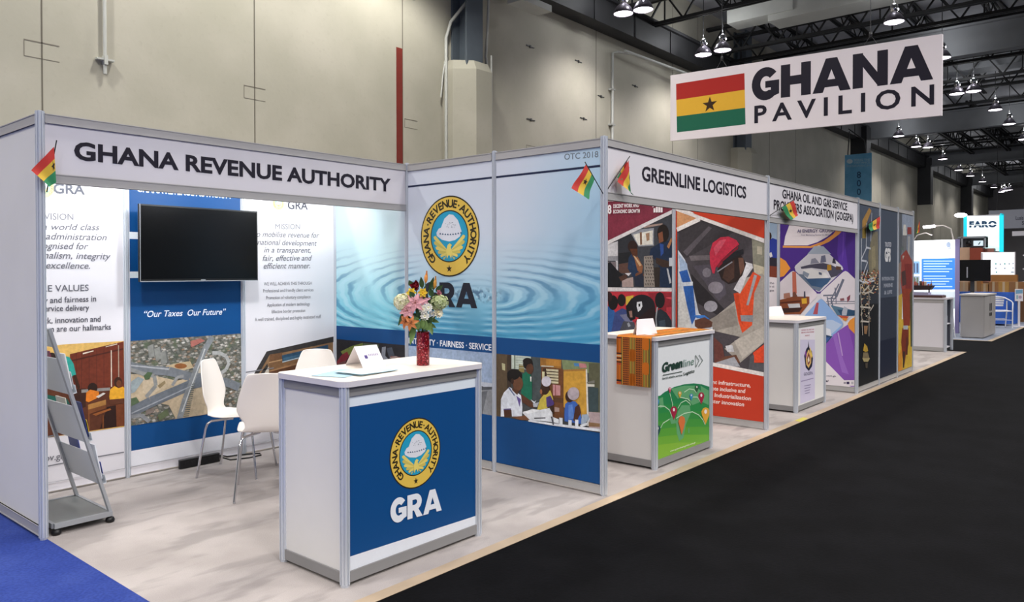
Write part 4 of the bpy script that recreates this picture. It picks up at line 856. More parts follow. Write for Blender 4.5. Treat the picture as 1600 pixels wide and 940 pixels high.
# --- closed front: three dark panels
ew = thing('booth_front_wall', 'closed front of three dark panels with an oil rig, lettering and a figure in red', 'booth wall', (7.5, 0, 0))
XS = (6.035, 7.06, 8.05, 9.0)
for x in XS[1:]: post(x, 0, ew, r=.022)
fp = [bay(ew, 'y', 0, a, b) for a, b in zip(XS, XS[1:])]
A = Art('y', -.006, -1, (XS[0]+.022, XS[1]-.022, .077, 2.443)).frame(1330, 310, 6.27)
A.poly('#4c5564', [(60, 0), (290, 0), (290, 950), (60, 950)]); A.frame(1330, 440, 5.53); A.poly('#2b2f36', [(50, -100), (250, -100), (250, 200), (50, 200)]); A.poly('#15171b', [(50, 190), (250, 190), (250, 960), (50, 960)]); A.frame(1330, 310, 6.27)
A.poly('#a87f42', [(108, 215), (175, 90), (198, 120), (150, 240), (140, 380), (108, 390)]); A.poly('#8a7434', [(110, 300), (150, 290), (148, 390), (108, 388)])
A.poly('#77705c', [(190, 420), (215, 330), (260, 320), (265, 700), (240, 760), (180, 800), (165, 560)]); A.poly('#8d8468', [(200, 480), (230, 460), (240, 660), (200, 700)])
for pts in ([(100, 390), (95, 800)], [(150, 240), (145, 480)], [(95, 600), (150, 480), (190, 490)], [(95, 605), (150, 615)], [(100, 790), (160, 620)], [(200, 140), (190, 420)], [(80, 940), (160, 700)], [(130, 820), (250, 760)], [(80, 800), (140, 830), (230, 800)]): A.line('#b9bcc4', pts, .025)
rnd = random.Random(5)
for k in range(120):
    x, y = rnd.uniform(85, 262), rnd.uniform(690, 930); A.poly(rnd.choice(['#b08a5a', '#8a6a44', '#c9b38c', '#5a4636', '#a34a34', '#d5c8ae', '#6f6a5a']), [(x, y), (x+rnd.uniform(6, 22), y-3), (x+rnd.uniform(6, 20), y+rnd.uniform(5, 16)), (x, y+8)])
    if k % 6: A.k -= 1
A.k += 1; A.frame(1330, 440, 5.53)
for k in range(60):
    x, y = rnd.uniform(75, 160), rnd.uniform(60, 350); A.poly(rnd.choice(['#a58a6a', '#7c5a44', '#c9bfa8', '#6a3a30', '#8d8478']), [(x, y), (x+rnd.uniform(6, 20), y-2), (x+rnd.uniform(4, 14), y+rnd.uniform(5, 14))])
    if k % 6: A.k -= 1
A.k += 1
for pts in ([(75, 20), (95, 460)], [(150, 20), (150, 470)], [(75, 215), (165, 225)], [(80, 340), (150, 345)], [(90, 100), (150, 30)], [(160, 250), (190, 200)], [(110, 105), (170, 80), (195, 30)]): A.line('#b3aba0', pts, .022)
A.poly('#8c6a4a', [(105, 380), (140, 380), (130, 450), (110, 450)]); A.poly('#b08e34', [(98, 595), (110, 530), (135, 560), (142, 598), (120, 606)]); A.poly('#7a6c50', [(100, 610), (140, 610), (155, 670), (125, 690), (92, 665)]); A.poly('#a39468', [(92, 660), (158, 660), (140, 690), (105, 690)]); A.poly('#4a4238', [(116, 700), (140, 700), (136, 745), (120, 745)])
A.build('photograph', M['photo'], fp[0])
A = Art('y', -.006, -1, (XS[1]+.022, XS[2]-.022, .077, 2.443)).frame(1330, 310, 6.27)
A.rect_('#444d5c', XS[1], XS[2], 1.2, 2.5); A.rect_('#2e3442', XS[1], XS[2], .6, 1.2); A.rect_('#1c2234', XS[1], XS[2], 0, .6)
A.text('#a9abb4', 'TRUSTED', (330, 472), (392, 474), (330, 425), .05); A.text('#d4d3d4', 'GFS', (328, 618), (386, 622), (328, 482), .06); A.text('#8d929e', 'INTEGRATED', (300, 804), (420, 800), (300, 768), .05); A.text('#8d929e', 'MARINE', (318, 872), (405, 866), (318, 832), .05); A.text('#8d929e', '& LIFE', (322, 940), (400, 932), (322, 902), .05)
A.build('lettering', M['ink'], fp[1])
A = Art('y', -.006, -1, (XS[2]+.022, XS[3]-.022, .077, 2.443)).frame(1330, 310, 6.27)
A.poly('#7a8290', [(440, 100), (610, 100), (610, 960), (440, 960)]); A.poly('#8d97a8', [(500, 120), (600, 130), (600, 300), (500, 300)]); A.poly('#555a60', [(470, 130), (495, 130), (500, 480), (470, 700)]); A.poly('#c5c3bc', [(512, 255), (535, 255), (545, 360), (505, 360)]); A.poly('#8a3c38', [(550, 280), (590, 280), (590, 350), (550, 350)]); A.poly('#6a6c70', [(500, 360), (545, 360), (540, 520), (500, 540)]); A.poly('#a3a4a4', [(555, 370), (575, 370), (570, 560), (555, 560)]); A.poly('#8f4038', [(485, 560), (540, 500), (570, 560), (600, 620), (600, 960), (500, 960), (480, 760)]); A.poly('#7a2f2c', [(520, 640), (590, 640), (590, 900), (530, 900)]); A.poly('#4d3433', [(490, 720), (530, 700), (540, 840), (500, 860)]); A.poly('#b3aaa0', [(500, 560), (520, 560), (505, 600)]); A.poly('#5d6a62', [(490, 480), (510, 475), (510, 500), (490, 505)]); A.poly('#8a7a70', [(460, 640), (490, 620), (480, 940), (455, 940)])
A.frame(1330, 440, 5.53)
A.poly('#b99a3c', [(405, 120), (440, 100), (430, 600), (405, 790)]); A.poly('#c6a43a', [(405, 320), (540, 330), (540, 760), (405, 800)]); A.poly('#c9862e', [(405, 640), (440, 560), (440, 780), (405, 790)]); A.poly('#8a3a26', [(440, 60), (520, 60), (505, 380), (450, 380)]); A.poly('#76301f', [(440, 400), (495, 400), (495, 540), (470, 640), (455, 740), (440, 640), (430, 520)]); A.poly('#a4a8ac', [(448, 378), (488, 378), (488, 412), (450, 412)]); A.poly('#3d2a22', [(445, 600), (465, 600), (455, 745), (445, 740)]); A.poly('#4c4c34', [(505, 100), (530, 60), (530, 560), (512, 560)]); A.poly('#5c2a20', [(470, 480), (492, 480), (485, 630), (470, 630)])
A.build('photograph', M['photo'], fp[2])
# ================================================================== counters
def rounded(x0, x1, y0, y1, r, n=6):
    pts = []
    for cx, cy, a0 in ((x1-r, y1-r, 0), (x0+r, y1-r, 90), (x0+r, y0+r, 180), (x1-r, y0+r, 270)):
        pts += [(cx+r*math.cos(R(a0+90*k/n)), cy+r*math.sin(R(a0+90*k/n))) for k in range(n+1)]
    return pts
def counter(label, x0, x1, y0, y1, h, rr=.05, m='fabric'):
    t = thing('reception_counter', label, 'counter', ((x0+x1)/2, (y0+y1)/2, 0))
    for x, y in ((x0, y0), (x1, y0), (x0, y1), (x1, y1)):
        b = octa(x, y, .012, h-.03, r=.027); b.prism([(x+.023*math.cos(R(45*k)), y+.023*math.sin(R(45*k))) for k in range(8)], 0, .012); b.build('corner_post', M['alu'], t)
    ps = {}
    for nm, ax, c, a, b_ in (('front_panel', 'y', y0, x0, x1), ('back_panel', 'y', y1, x0, x1), ('side_panel', 'x', x0, y0, y1), ('side_panel', 'x', x1, y0, y1)):
        a += .022; b_ -= .022
        def bx(hh, z0, z1): return MB().box(c-hh, c+hh, a, b_, z0, z1) if ax == 'x' else MB().box(a, b_, c-hh, c+hh, z0, z1)
        p = bx(.005, .072, h-.08).build(nm, M[m], t); ps[(ax, c)] = p
        bx(.014, .018, .072).build('rail', M['rail2'], t); bx(.014, h-.08, h-.03).build('rail', M['rail2'], t)
    tb = MB(); pts = rounded(x0-.035, x1+.035, y0-.035, y1+.035, rr)
    tb.prism(pts, h-.03, h-.0015, 1); tb.prism(rounded(x0-.033, x1+.033, y0-.033, y1+.033, rr), h-.0015, h, 0)
    tb.build('countertop', [M['laminate'], M['edge']], t)
    return t, ps
# corner booth counter
HC = 1.03
c1, ps = counter('white counter with a blue front bearing a round yellow emblem', -2.19, -1.19, .13, .65, HC)
p = ps[('y', .13)]; YF = .125
A = Art('y', YF, -1, (-2.168, -1.212, .073, HC-.081)).frame()
A.poly('#d9e2ea', [(530, 600), (760, 570), (760, 640), (530, 660)]); A.poly(BLUE, [(530, 638.3), (760, 601.3), (760, 800), (530, 874.5)]); A.poly('#dde1e8', [(530, 874.5), (760, 800), (760, 840), (530, 900)])
A.build('lettering', M['ink'], p)
A = Art('y', YF-.001, -1, (-2.168, -1.212, .073, HC-.081)); ce = A.to2((649.6, 707.3)); emblem(A, ce, .192)
A.heavy('#dfe3ea', 'GRA', (609.5, 818.5), (689.5, 796.5), (610, 780), .05); A.build('emblem', M['ink'], p)
# second stand counter
c2, ps = counter('white counter with a green globe print and orange patterned cloth on top', .874, 1.877, .08, .58, 1.055, .02)
p = ps[('y', .08)]; YF = .075
A = Art('y', YF, -1, (.896, 1.855, .073, .974)).frame(1010, 500, 3.918)
A.poly('#dfe2e4', [(40, 100), (400, 60), (400, 480), (40, 480)])
pts = [(30, 500), (60, 480), (110, 440), (170, 408), (230, 392), (290, 386), (340, 392), (400, 412)]
A.poly('#1f7a4e', pts+[(400, 800), (30, 900)])
for f_, c in ((.15, '#227f49'), (.3, '#2a8544'), (.42, '#34893e'), (.54, '#42913a'), (.66, '#559b36'), (.78, '#6aa535'), (.9, '#7dae36')):
    y0_ = lambda x: 400+(400)*f_ - (x-200)*.06
    A.poly(c, [(30, y0_(30)), (110, y0_(110)-8), (200, y0_(200)-12), (300, y0_(300)-6), (400, y0_(400)), (400, 810), (30, 900)])
for pts in ([(190, 560), (215, 520), (265, 520), (270, 570), (240, 640), (225, 720), (200, 740), (185, 690), (180, 620)], [(150, 420), (230, 400), (300, 400), (340, 440), (330, 500), (280, 520), (240, 470), (190, 480)], [(330, 400), (380, 430), (380, 520), (340, 500)], [(75, 480), (100, 470), (105, 530), (80, 540)], [(140, 600), (170, 580), (180, 630), (150, 635)], [(255, 660), (262, 660), (262, 690), (255, 690)], [(50, 700), (70, 690), (68, 730), (52, 735)]):
    A.poly('#5f9f6c', pts)
for pts in ([(50, 540), (80, 525), (110, 527), (140, 550), (155, 590)], [(75, 680), (100, 630), (140, 605)], [(180, 600), (230, 570), (280, 560), (320, 580), (345, 610), (358, 640)], [(190, 540), (210, 505), (240, 490), (265, 510), (268, 522)], [(230, 440), (260, 420), (290, 425), (305, 445)], [(200, 470), (250, 480), (265, 495)], [(270, 470), (310, 470), (335, 510)], [(140, 440), (155, 500), (160, 540)]): A.line('#b9d8b4', pts, .008)
def pin(c, x, y, s):
    A.poly(c, [(x, y+s), (x-s*.42, y-s*.1), (x-s*.5, y-s*.5), (x-s*.3, y-s*.9), (x, y-s), (x+s*.3, y-s*.9), (x+s*.5, y-s*.5), (x+s*.42, y-s*.1)]); A.ell('#e8dcd8', (x, y-s*.5), s*.16, s*.26, 12)
pin('#9c2440', 166, 568, 42); pin('#9c2440', 334, 478, 38); pin('#d9a13a', 360, 585, 52); pin('#1f4c4c', 66, 680, 38); pin('#c7a03a', 202, 456, 22); pin('#2f86b0', 60, 510, 32); pin('#c04a6a', 141, 428, 18); pin('#2c5a3a', 306, 420, 24); pin('#3a8ab0', 272, 470, 22)
A.poly('#d0703c', [(212, 700), (200, 650), (192, 620), (200, 590), (215, 585), (230, 595), (234, 620), (225, 660)])
A.text('#dfe9c8', 'www.greenlinelogistics.com.gh', (142, 806), (296, 752), (141, 796), .012)
A.text('#1f3d33', 'Green', (93, 322), (218, 288), (91, 262), .05, .1); A.text('#6f8d80', 'line', (222, 288), (288, 270), (221, 242), .0, .1); A.text('#22352e', 'Logistics', (224, 338), (291, 318), (223, 318), .025, .12); A.text('#2e443c', 'fast & reliable services', (95, 362), (217, 340), (94, 350), .02); A.line('#2a3f38', [(97, 336), (216, 313)], .006)
for pts in ([(297, 214), (319, 246), (299, 288), (297, 214)], [(319, 212), (341, 246), (316, 282)]): A.line('#44594f', pts, .007)
A.build('globe_print', M['ink'], p)
# third stand counter
c3, ps = counter('white counter with a narrow printed emblem strip before the purple poster', 4.106, 5.05, .1, .6, 1.03, .06)
p = ps[('y', .1)]
A = Art('y', .095, -1, (4.13, 5.03, .085, .93)).frame(1200, 440, 5.531)
A.poly('#cbc4da', [(278, 390), (405, 378), (405, 1300), (278, 1300)]); A.poly('#e2dce2', [(278, 390), (405, 378), (405, 500), (278, 500)])
for s, y in (('GHANA OIL AND GAS', 424), ('SERVICE PROVIDERS', 446)): A.text('#a85866', s, (287, y), (398, y-8), (287, y-12), .03)
A.text('#a85866', 'ASSOC', (318, 472), (360, 468), (318, 460), .03)
A.poly('#23233a', [(312, 640), (330, 580), (345, 560), (349, 510), (356, 570), (378, 600), (388, 660), (380, 730), (352, 770), (325, 740)]); A.poly('#d8b06a', [(325, 650), (345, 590), (352, 585), (372, 640), (372, 700), (350, 745), (330, 715)]); A.poly('#7c3038', [(335, 660), (350, 610), (364, 650), (360, 700), (345, 720)]); A.poly('#e8d8b8', [(340, 670), (352, 640), (358, 680), (348, 700)]); A.poly('#e2c05a', [(358, 560), (366, 575), (384, 640), (378, 660), (364, 620)]); A.poly('#8c4a9a', [(318, 610), (326, 590), (334, 640), (326, 660)])
A.text('#77728a', 'GOGSPA', (308, 812), (386, 800), (308, 784), .02); A.line('#9c90b0', [(285, 860), (392, 832)], .01)
for k in range(4): A.line('#8a80a0', [(312+k*2, 900+k*22), (368-k*3, 888+k*22)], .008)
A.build('emblem', M['ink'], p)
# kente cloth over the second counter
kc = thing('patterned_cloth', 'orange patterned woven cloth laid across the green-globe counter and hanging down its side', 'cloth', (1.3, .2, 1.055))
xk = .874-.035-.004; zt = 1.0565
ya, yb = .085, .395
b = MB()
def cl(u, v):
    y = yb+(ya-yb)*v
    L = .40+1.073+.36; s_ = u*L
    wob = .004*math.sin(v*9+u*3)
    if s_ < .40: return (xk-.004-abs(wob)-.006*(1-s_/.4), y+wob*.6, zt-.4+s_)
    if s_ < .40+1.073: return (xk+(s_-.40), y, zt+.0005+.001*math.sin(s_*30)**2)
    return (xk+1.073+.01+abs(wob), y+wob, zt-(s_-1.473))
b.grid(cl, 90, 10, thick=.002)
ko = b.build('cloth', mat('orange_weave', '#cf7a1e', .85, 0, .15, 300, .08, 30), kc)
A = Art('x', xk-.0185, -1, (ya+.003, yb-.003, zt-.398, zt-.012)); A.k = 4
u = lambda f_: yb+(ya-yb)*f_
v = lambda f_: zt-.008-f_*.39
OR, GO, DK, GR, YE = '#cf6f18', '#b8862a', '#3a1a16', '#3c6a3a', '#c9b03c'
def kente(A, U, V):
    """woven strips: border bands, dash columns, orange blocks between striped bands"""
    rc = lambda col, a, b_, c, d: A.uv(col, [(U(a), V(c)), (U(b_), V(c)), (U(b_), V(d)), (U(a), V(d))])
    rc(OR, 0, 1, 0, 1)
    for c, d, col in ((0, .03, DK), (.03, .05, '#b0402a'), (.05, .34, OR), (.34, .37, DK), (.39, .42, '#d8b890'), (.44, .47, DK), (.48, .5, '#d8b890'), (.52, .55, DK), (.56, .59, '#b0402a'), (.6, .9, OR), (.9, .94, DK), (.95, .98, '#b0402a')): rc(col, 0, .17, c, d); A.k -= 1
    for a in (.03, .07, .13): rc('#7a3a20', a, a+.012, .05, .34); rc('#7a3a20', a, a+.012, .6, .9); A.k -= 1
    rc(GR, .155, .175, 0, 1); rc(YE, .18, .19, 0, 1)
    for a0 in (.2, .58):
        rc('#a85a1c', a0, a0+.18, 0, 1)
        for r_ in range(22):
            for c_ in range(4):
                rc(DK, a0+.008+c_*.045, a0+.034+c_*.045, r_/22+.006, r_/22+.03); A.k -= 1
        A.k += 1
    for a0, off in ((.39, 0), (.78, .25)):
        rc('#9a7a34', a0, a0+.18, 0, 1)
        for j, col in enumerate((DK, YE, GR, OR, '#7a2a20', YE, DK)): rc(col, a0+.012+j*.024, a0+.022+j*.024, 0, 1); A.k -= 1
        A.k += 1
        for r_ in range(3):
            z0_ = r_*.5-.25+off
            A.uv(OR, [(U(a0+f1), V(min(1, max(0, z0_+f2)))) for f1, f2 in ((.03, 0), (.15, 0), (.18, .05), (.18, .2), (.15, .25), (.03, .25), (0, .2), (0, .05))]); A.k -= 1
        A.k += 1
    rc(GR, .965, .99, 0, 1); rc(DK, .99, 1, 0, 1)
kente(A, u, v); A.build('weave_pattern', M['ink'], ko)
A = Art('z', zt+.002, 1, (xk+.01, xk+1.065, ya, yb)); A.k = 1
rnd = random.Random(9)
for j in range(30):
    yy = ya+.004+j*(yb-ya-.01)/30
    col = rnd.choice([OR, OR, '#c9821f', GO, '#a85a1c'])
    A.rect_(col, xk+.01, xk+1.06, yy, yy+.0098); A.k -= 1
A.k += 1
for j in range(150):
    yy = ya+.004+rnd.randrange(30)*(yb-ya-.01)/30; xx = xk+rnd.uniform(.02, 1.0); A.rect_(rnd.choice([DK, GR, YE, '#e0901f', OR, '#8a4a1a']), xx, xx+rnd.uniform(.02, .09), yy, yy+.006); A.k -= 1
A.build('weave_pattern', M['ink'], ko)
A = Art('x', xk+1.073+.019, 1, (ya+.003, yb-.003, zt-.355, zt-.012)); A.k = 4
A.rect_('#8a2a22', ya, yb, zt-.36, zt)
for j in range(16): A.rect_(DK if j % 2 else '#c9821f', ya, yb, zt-.012-j*.022, zt-.02-j*.022); A.k -= 1
A.build('weave_pattern', M['ink'], ko)

def tent_card(label, p0, p1, back, h, w2=None, ink=None, colr='white_paper'):
    """folded card standing on a counter: foot line p0-p1, rear foot shifted by back"""
    p0, p1, bk = Vector(p0), Vector(p1), Vector(back)
    t = thing('tent_card', label, 'card', (p0+p1)/2)
    i = .12
    a, b_ = p0.lerp(p1, i if w2 else 0), p1.lerp(p0, i if w2 else 0)
    r0, r1 = a+bk*.5+Vector((0, 0, h)), b_+bk*.5+Vector((0, 0, h))
    m = MB(); n1 = Vector((0, 0, .0008))
    m.add([p0, p1, r1, r0], [(0, 1, 2, 3)]); m.add([p0+bk, p1+bk, r1, r0], [(3, 2, 1, 0)])
    n = (p1-p0).cross(r0-p0).normalized()*.0007
    m.add([p0-n, p1-n, r1-n, r0-n], [(3, 2, 1, 0)])
    o = m.build('card', M['paper'], t)
    return t, o, (p0, p1, r0, r1)
z = HC+.0005
tc, to, (p0, p1, r0, r1) = tent_card('white tent card with a small purple square, standing on the blue-fronted counter', (-1.834, .405, z), (-1.672, .398, z), (.06, .235, 0), .118)
m = MB()
def onface(a, b_): return p0.lerp(p1, a).lerp(r0.lerp(r1, a), b_)
nn = (p1-p0).cross(r0-p0).normalized()*.0012
s = 1 if nn.y < 0 else -1
m.add([onface(a, b_)+nn*s for a, b_ in ((.25, .43), (.38, .43), (.38, .58), (.25, .58))], [(0, 1, 2, 3)])
m.build('printed_square', mat('purple_ink', '#4a3a7a', .6, 0, .02, 90), to)
m = MB()
for k in range(6): m.add([onface(a, b_)+nn*s for a, b_ in ((.44+k*.075, .53), (.49+k*.075, .53), (.49+k*.075, .62), (.44+k*.075, .62))], [(0, 1, 2, 3)])
m.build('lettering', mat('faint_ink', '#a9a0b8', .6, 0, .02, 90), to)
tent_card('white tent card with a tiny dark mark, standing beside the orange patterned cloth', at(994, 523.5, 'z', 1.0585), at(1027, 520.5, 'z', 1.0585), (.05, .06, 0), .125, True)
q_ = at(1009, 521, 'z', 1.056)
tent_card('small white tent card standing on the counter of the third stand', at(1201, 494, 'z', 1.031), at(1226, 492.5, 'z', 1.031), (.05, .06, 0), .115, True)
for i, (x, y, rz, c, lab) in enumerate(((-2.02, .36, .35, '#a5c6d4', 'pale blue leaflet lying open near the counter corner by the tent card'), (-1.9, .3, .1, '#c0d8e0', 'second pale blue leaflet lying half over the other one'))):
    m = MB().grid(lambda a, b_: ((a-.5)*.29, (b_-.5)*.2, .001+.004*(1-a)*i+.006*abs(a-.5)**2), 6, 2)
    m.box(-.145, .145, -.1, .1, .0002, .0007)
    o = tag(m.build('leaflet', mat('leaflet_paper', c, .45, 0, .02, 60, .06, 25)), lab, 'leaflet'); o.location = (x, y, HC+.0004+.0045*i); o.rotation_euler = (0, 0, rz)
for i, (x, y) in enumerate(((1.02, .2), (1.22, .3), (.93, .5))):
    o = tag(MB().grid(lambda a, b_: ((a-.5)*.09, (b_-.5)*.05, .0004+.0006*a*b_), 3, 3).box(-.045, .045, -.025, .025, 0, .0004).build('note_card', M['paper']), ['small white card on the orange cloth near the counter corner', 'small white card farther along the orange cloth', 'small white card on the bare countertop behind the tent card'][i], 'card'); o.location = (x, y, 1.0585+(.0008 if i < 2 else -.003)); o.rotation_euler = (0, 0, .3*i)

# ================================================================== vase and flowers
VX, VY = -1.475, .30
tag(MB().lathe([(0, 0), (.036, 0), (.038, .004), (.038, .19), (.039, .196), (.036, .196), (.034, .19), (.034, .008), (0, .006)], n=32).build('vase', M['vase'], loc=None), 'red glittering cylinder vase holding the flowers on the counter', 'vase').location = (VX, VY, HC)
FLC = {}
def fm(c, r=.55):
    if c not in FLC: FLC[c] = mat('petal_'+c[1:], c, r, 0, .05, 120, .1, 40)
    return FLC[c]
STEM = mat('stem_green', '#3f5c2c', .6, 0, .05, 90, .1, 20)
LEAF = mat('leaf_green', '#3d5a33', .5, 0, .06, 60, .18, 18); LEAF2 = mat('leaf_pale_green', '#6d8a4a', .5, 0, .06, 60, .15, 18)
FRONT = Vector((-.70, -.71, 0)); SIDE = Vector((.71, -.70, 0))
def fpos(px, py, d):
    """a point of the bouquet seen at crop pixel, d metres in front of the vase axis"""
    o = Vector((VX, VY, 0))+FRONT*d
    dr = _fw + (600+px/5.533-PPX)/CF*_r2 - (430+py/5.533-PPY)/CF*_u2
    t = (o-CC).dot(FRONT)/dr.dot(FRONT)
    return CC+dr*t
def petal(m, c, d, up, L, w, curl=.3, mi=0, tipw=.05):
    d = Vector(d).normalized(); s_ = d.cross(Vector(up)).normalized(); n = s_.cross(d)
    def fn(u_, v_):
        t = u_; ww = w*(math.sin(math.pi*(t**.75)*.96+.05))
        return Vector(c)+d*(L*t*(1-.25*curl*t))+n*(-curl*L*t*t)*1+s_*(ww*(v_-.5)*2)+n*(abs(v_-.5)**2*w*1.2)
    m.grid(fn, 6, 4, mi)
def stem_of(p, parent):
    base = Vector((VX, VY, HC+.19)); tgt = base.lerp(p, .03); lim = .022
    dx = Vector((p.x-VX, p.y-VY, 0)); e = dx.normalized()*min(lim, dx.length) if dx.length > 0 else dx
    pts = [Vector((VX, VY, HC+.02))+e*.4, Vector((VX, VY, HC+.19))+e, (Vector((VX, VY, HC+.19))+e).lerp(p, .5)+Vector((0, 0, .01)), p]
    MB().tube(pts, .0025, 6).build('stem', STEM, parent)
def flower(label, px, py, d, kind, c1_, c2_=None, s=1.0, cat='flower'):
    p = fpos(px, py, d); t = thing(kind, label, cat, p)
    ax = (Vector(((p.x-VX)*3, (p.y-VY)*3, .12))+FRONT*.25).normalized()
    a = ax.cross(Vector((0, 0, 1))).normalized(); b_ = ax.cross(a)
    m = MB(); rnd = random.Random(px*7+py)
    if kind == 'rose':
        for k in range(16):
            th = k*2.4; r_ = .004+.0013*k; dd = (math.cos(th)*a+math.sin(th)*b_)
            petal(m, p+dd*r_*.6-ax*.01*s, dd*(.15+.05*k)+ax*(1.2-.035*k), ax+dd*.01+Vector((.01, .02, 0)), .03*s, .014*s, -.3, 0)
        m.ball(p, .012*s, 8, 0)
    elif kind == 'lily':
        for k in range(6):
            th = k*math.pi/3+.3; dd = math.cos(th)*a+math.sin(th)*b_
            petal(m, p, dd+ax*.45, ax, .062*s*(1 if k % 2 else .92), .014*s, .55, 0)
        for k in range(5):
            th = k*1.256; dd = math.cos(th)*a+math.sin(th)*b_; m.tube([p, p+ax*.02*s+dd*.008, p+ax*.036*s+dd*.014], .0009, 5, 1); m.ball(p+ax*.036*s+dd*.014, .0028, 6, 1)
    elif kind == 'lily_bud':
        up_ = Vector((rnd.uniform(-.2, .2), 0, 1)); 
        for k in range(6):
            th = k*math.pi/3; dd = math.cos(th)*Vector((1, 0, 0))+math.sin(th)*Vector((0, 1, 0)); petal(m, p-Vector((0, 0, .03*s)), dd*.22+up_, dd*-1, .068*s, .010*s, -.25, 0)
        m.ball(p-Vector((0, 0, .004)), .009*s, 8, 0, 1, 1, 2.8)
    elif kind == 'hydrangea':
        for k in range(46):
            th = k*2.39996; zz = 1-2*(k+.5)/46; rr = math.sqrt(1-zz*zz); q = p+Vector((rr*math.cos(th), rr*math.sin(th), zz*.85))*.034*s*rnd.uniform(.84, 1.22); nrm = (q-p).normalized()
            x_ = nrm.cross(Vector((0, 0, 1))).normalized() if abs(nrm.z) < .95 else Vector((1, 0, 0)); y_ = nrm.cross(x_)
            for j in range(4):
                tt = j*math.pi/2+k; petal(m, q, math.cos(tt)*x_+math.sin(tt)*y_+nrm*.2, nrm, .0125*s, .0065*s, .2, 0 if (k+j) % 3 else 1)
        m.ball(p, .03*s, 10, 1)
    else:
        n_ = 11 if kind == 'daisy' else 6
        for ring, (sc_, tilt) in enumerate(((1, .3), (.72, .9))):
            for k in range(n_):
                th = k*2*math.pi/n_+ring*.4; dd = math.cos(th)*a+math.sin(th)*b_; petal(m, p, dd+ax*tilt, ax, .03*s*sc_, .0115*s*sc_, .25, 0)
        m.ball(p+ax*.006, .006*s, 8, 1)
    m.build('bloom', [fm(c1_), fm(c2_ or c1_)], t); stem_of(p-ax*.004, t)
    return t
flower('dark red rose at the upper side of the bouquet', 275, 100, .02, 'rose', '#8f1226', '#7a0f20', 1.15)
flower('orange lily bud standing tallest in the bouquet', 360, 25, -.01, 'lily_bud', '#e2923f', '#d67f30', 1.0)
flower('yellow-orange lily bud beside the tallest bud', 438, 72, .0, 'lily_bud', '#c98f35', '#b88a3a', 1.0)
flower('yellow bloom below the red rose', 238, 152, .05, 'carnation', '#e6c735', '#d9a926', 1.15)
flower('yellow bloom beneath the orange bud', 335, 150, .05, 'carnation', '#e3c02c', '#d9a926', 1.05)
flower('cream hydrangea head bulging beside the pink lilies', 165, 232, .02, 'hydrangea', '#ece6c6', '#dbdcae', 1.4)
flower('large open pink lily facing outward at the bouquet centre', 272, 238, .085, 'lily', '#d99a9f', '#8a4a30', 1.08)
flower('pink lily drooping under the large pink one', 205, 305, .07, 'lily', '#dba0a4', '#8a4a30', 1.05)
flower('pale pink lily half hidden behind the white blooms', 340, 215, .05, 'lily', '#cf98a4', '#8a4a30', .8)
flower('white bloom in the middle beside the pink lily', 340, 295, .08, 'daisy', '#eceade', '#e6dfb0', 1.0)
flower('white bloom highest of the white ones', 382, 278, .075, 'daisy', '#f0eee4', '#e6dfb0', .95)
flower('white bloom lowest of the white ones, above the vase', 352, 352, .075, 'daisy', '#f0eee4', '#e6dfb0', 1.0)
flower('cream-white bloom under the pale green hydrangea', 465, 318, .03, 'daisy', '#efe8cf', '#e6d7a0', 1.3)
flower('white bloom tucked between the green stems', 412, 335, .04, 'daisy', '#dfe4e8', '#e6d7a0', .8)
flower('pale green hydrangea head opposite the cream one', 478, 232, .02, 'hydrangea', '#c3cc9a', '#aebb80', 1.3)
flower('dusky pink bloom above the pale green hydrangea', 474, 155, .0, 'carnation', '#a8606c', '#8c4a58', .85)
flower('rust orange lily low beside the vase rim', 236, 412, .105, 'lily', '#c4753a', '#6a3a20', .8)
flower('darker rust orange lily beside the lowest leaves', 190, 398, .085, 'lily', '#b5642c', '#6a3a20', .8)
def sprig(label, pts_, w, mm, d0):
    """a leafy stalk: broad blades along a stem"""
    p = fpos(pts_[0][0], pts_[0][1], d0); t = thing('leaf_sprig', label, 'foliage', p, )
    for (x, y, dx, dy, L, d) in pts_:
        q = fpos(x, y, d); e = fpos(x+dx, y+dy, d+.02); m = MB(); dv_ = (e-q)
        petal(m, q, dv_, FRONT+Vector((.02, .01, .15)), L, w, .12, 0); m.build('leaf', mm, t)
    stem_of(fpos(pts_[0][0], pts_[0][1], d0), t)
sprig('dark leaves hanging outward past the vase on the cream side', [(190, 330, -60, 90, .085, .03), (200, 320, -75, 60, .06, .01), (215, 350, -20, 80, .06, .05)], .016, LEAF, .03)
sprig('long pale leaf drooping in front of the counter post', [(265, 430, -35, 150, .12, .04), (270, 440, -60, 90, .07, .03)], .017, LEAF2, .04)
sprig('dark leaves rising behind the yellow blooms', [(330, 110, -10, -90, .07, -.02), (400, 130, 20, -80, .085, -.03), (240, 90, -30, -60, .04, -.02), (450, 140, 50, -50, .06, -.03), (390, 120, 60, -60, .06, -.01)], .015, LEAF, -.02)
sprig('broad leaves filling the middle over the vase rim', [(320, 380, -40, -90, .075, .06), (330, 430, 20, -100, .08, .055), (300, 440, -60, -60, .07, .05), (375, 420, 40, -60, .06, .05), (250, 330, 40, 60, .05, .06), (255, 190, -40, -60, .045, .07)], .017, LEAF, .05)
sprig('broad green leaves massed low between the rust lilies and the vase', [(270, 460, -70, -60, .06, .07), (290, 470, -20, -110, .075, .075), (310, 460, 30, -80, .065, .07), (345, 465, 10, -90, .07, .07), (360, 470, 60, -70, .06, .05), (300, 400, -50, -20, .05, .08)], .02, LEAF2, .06)
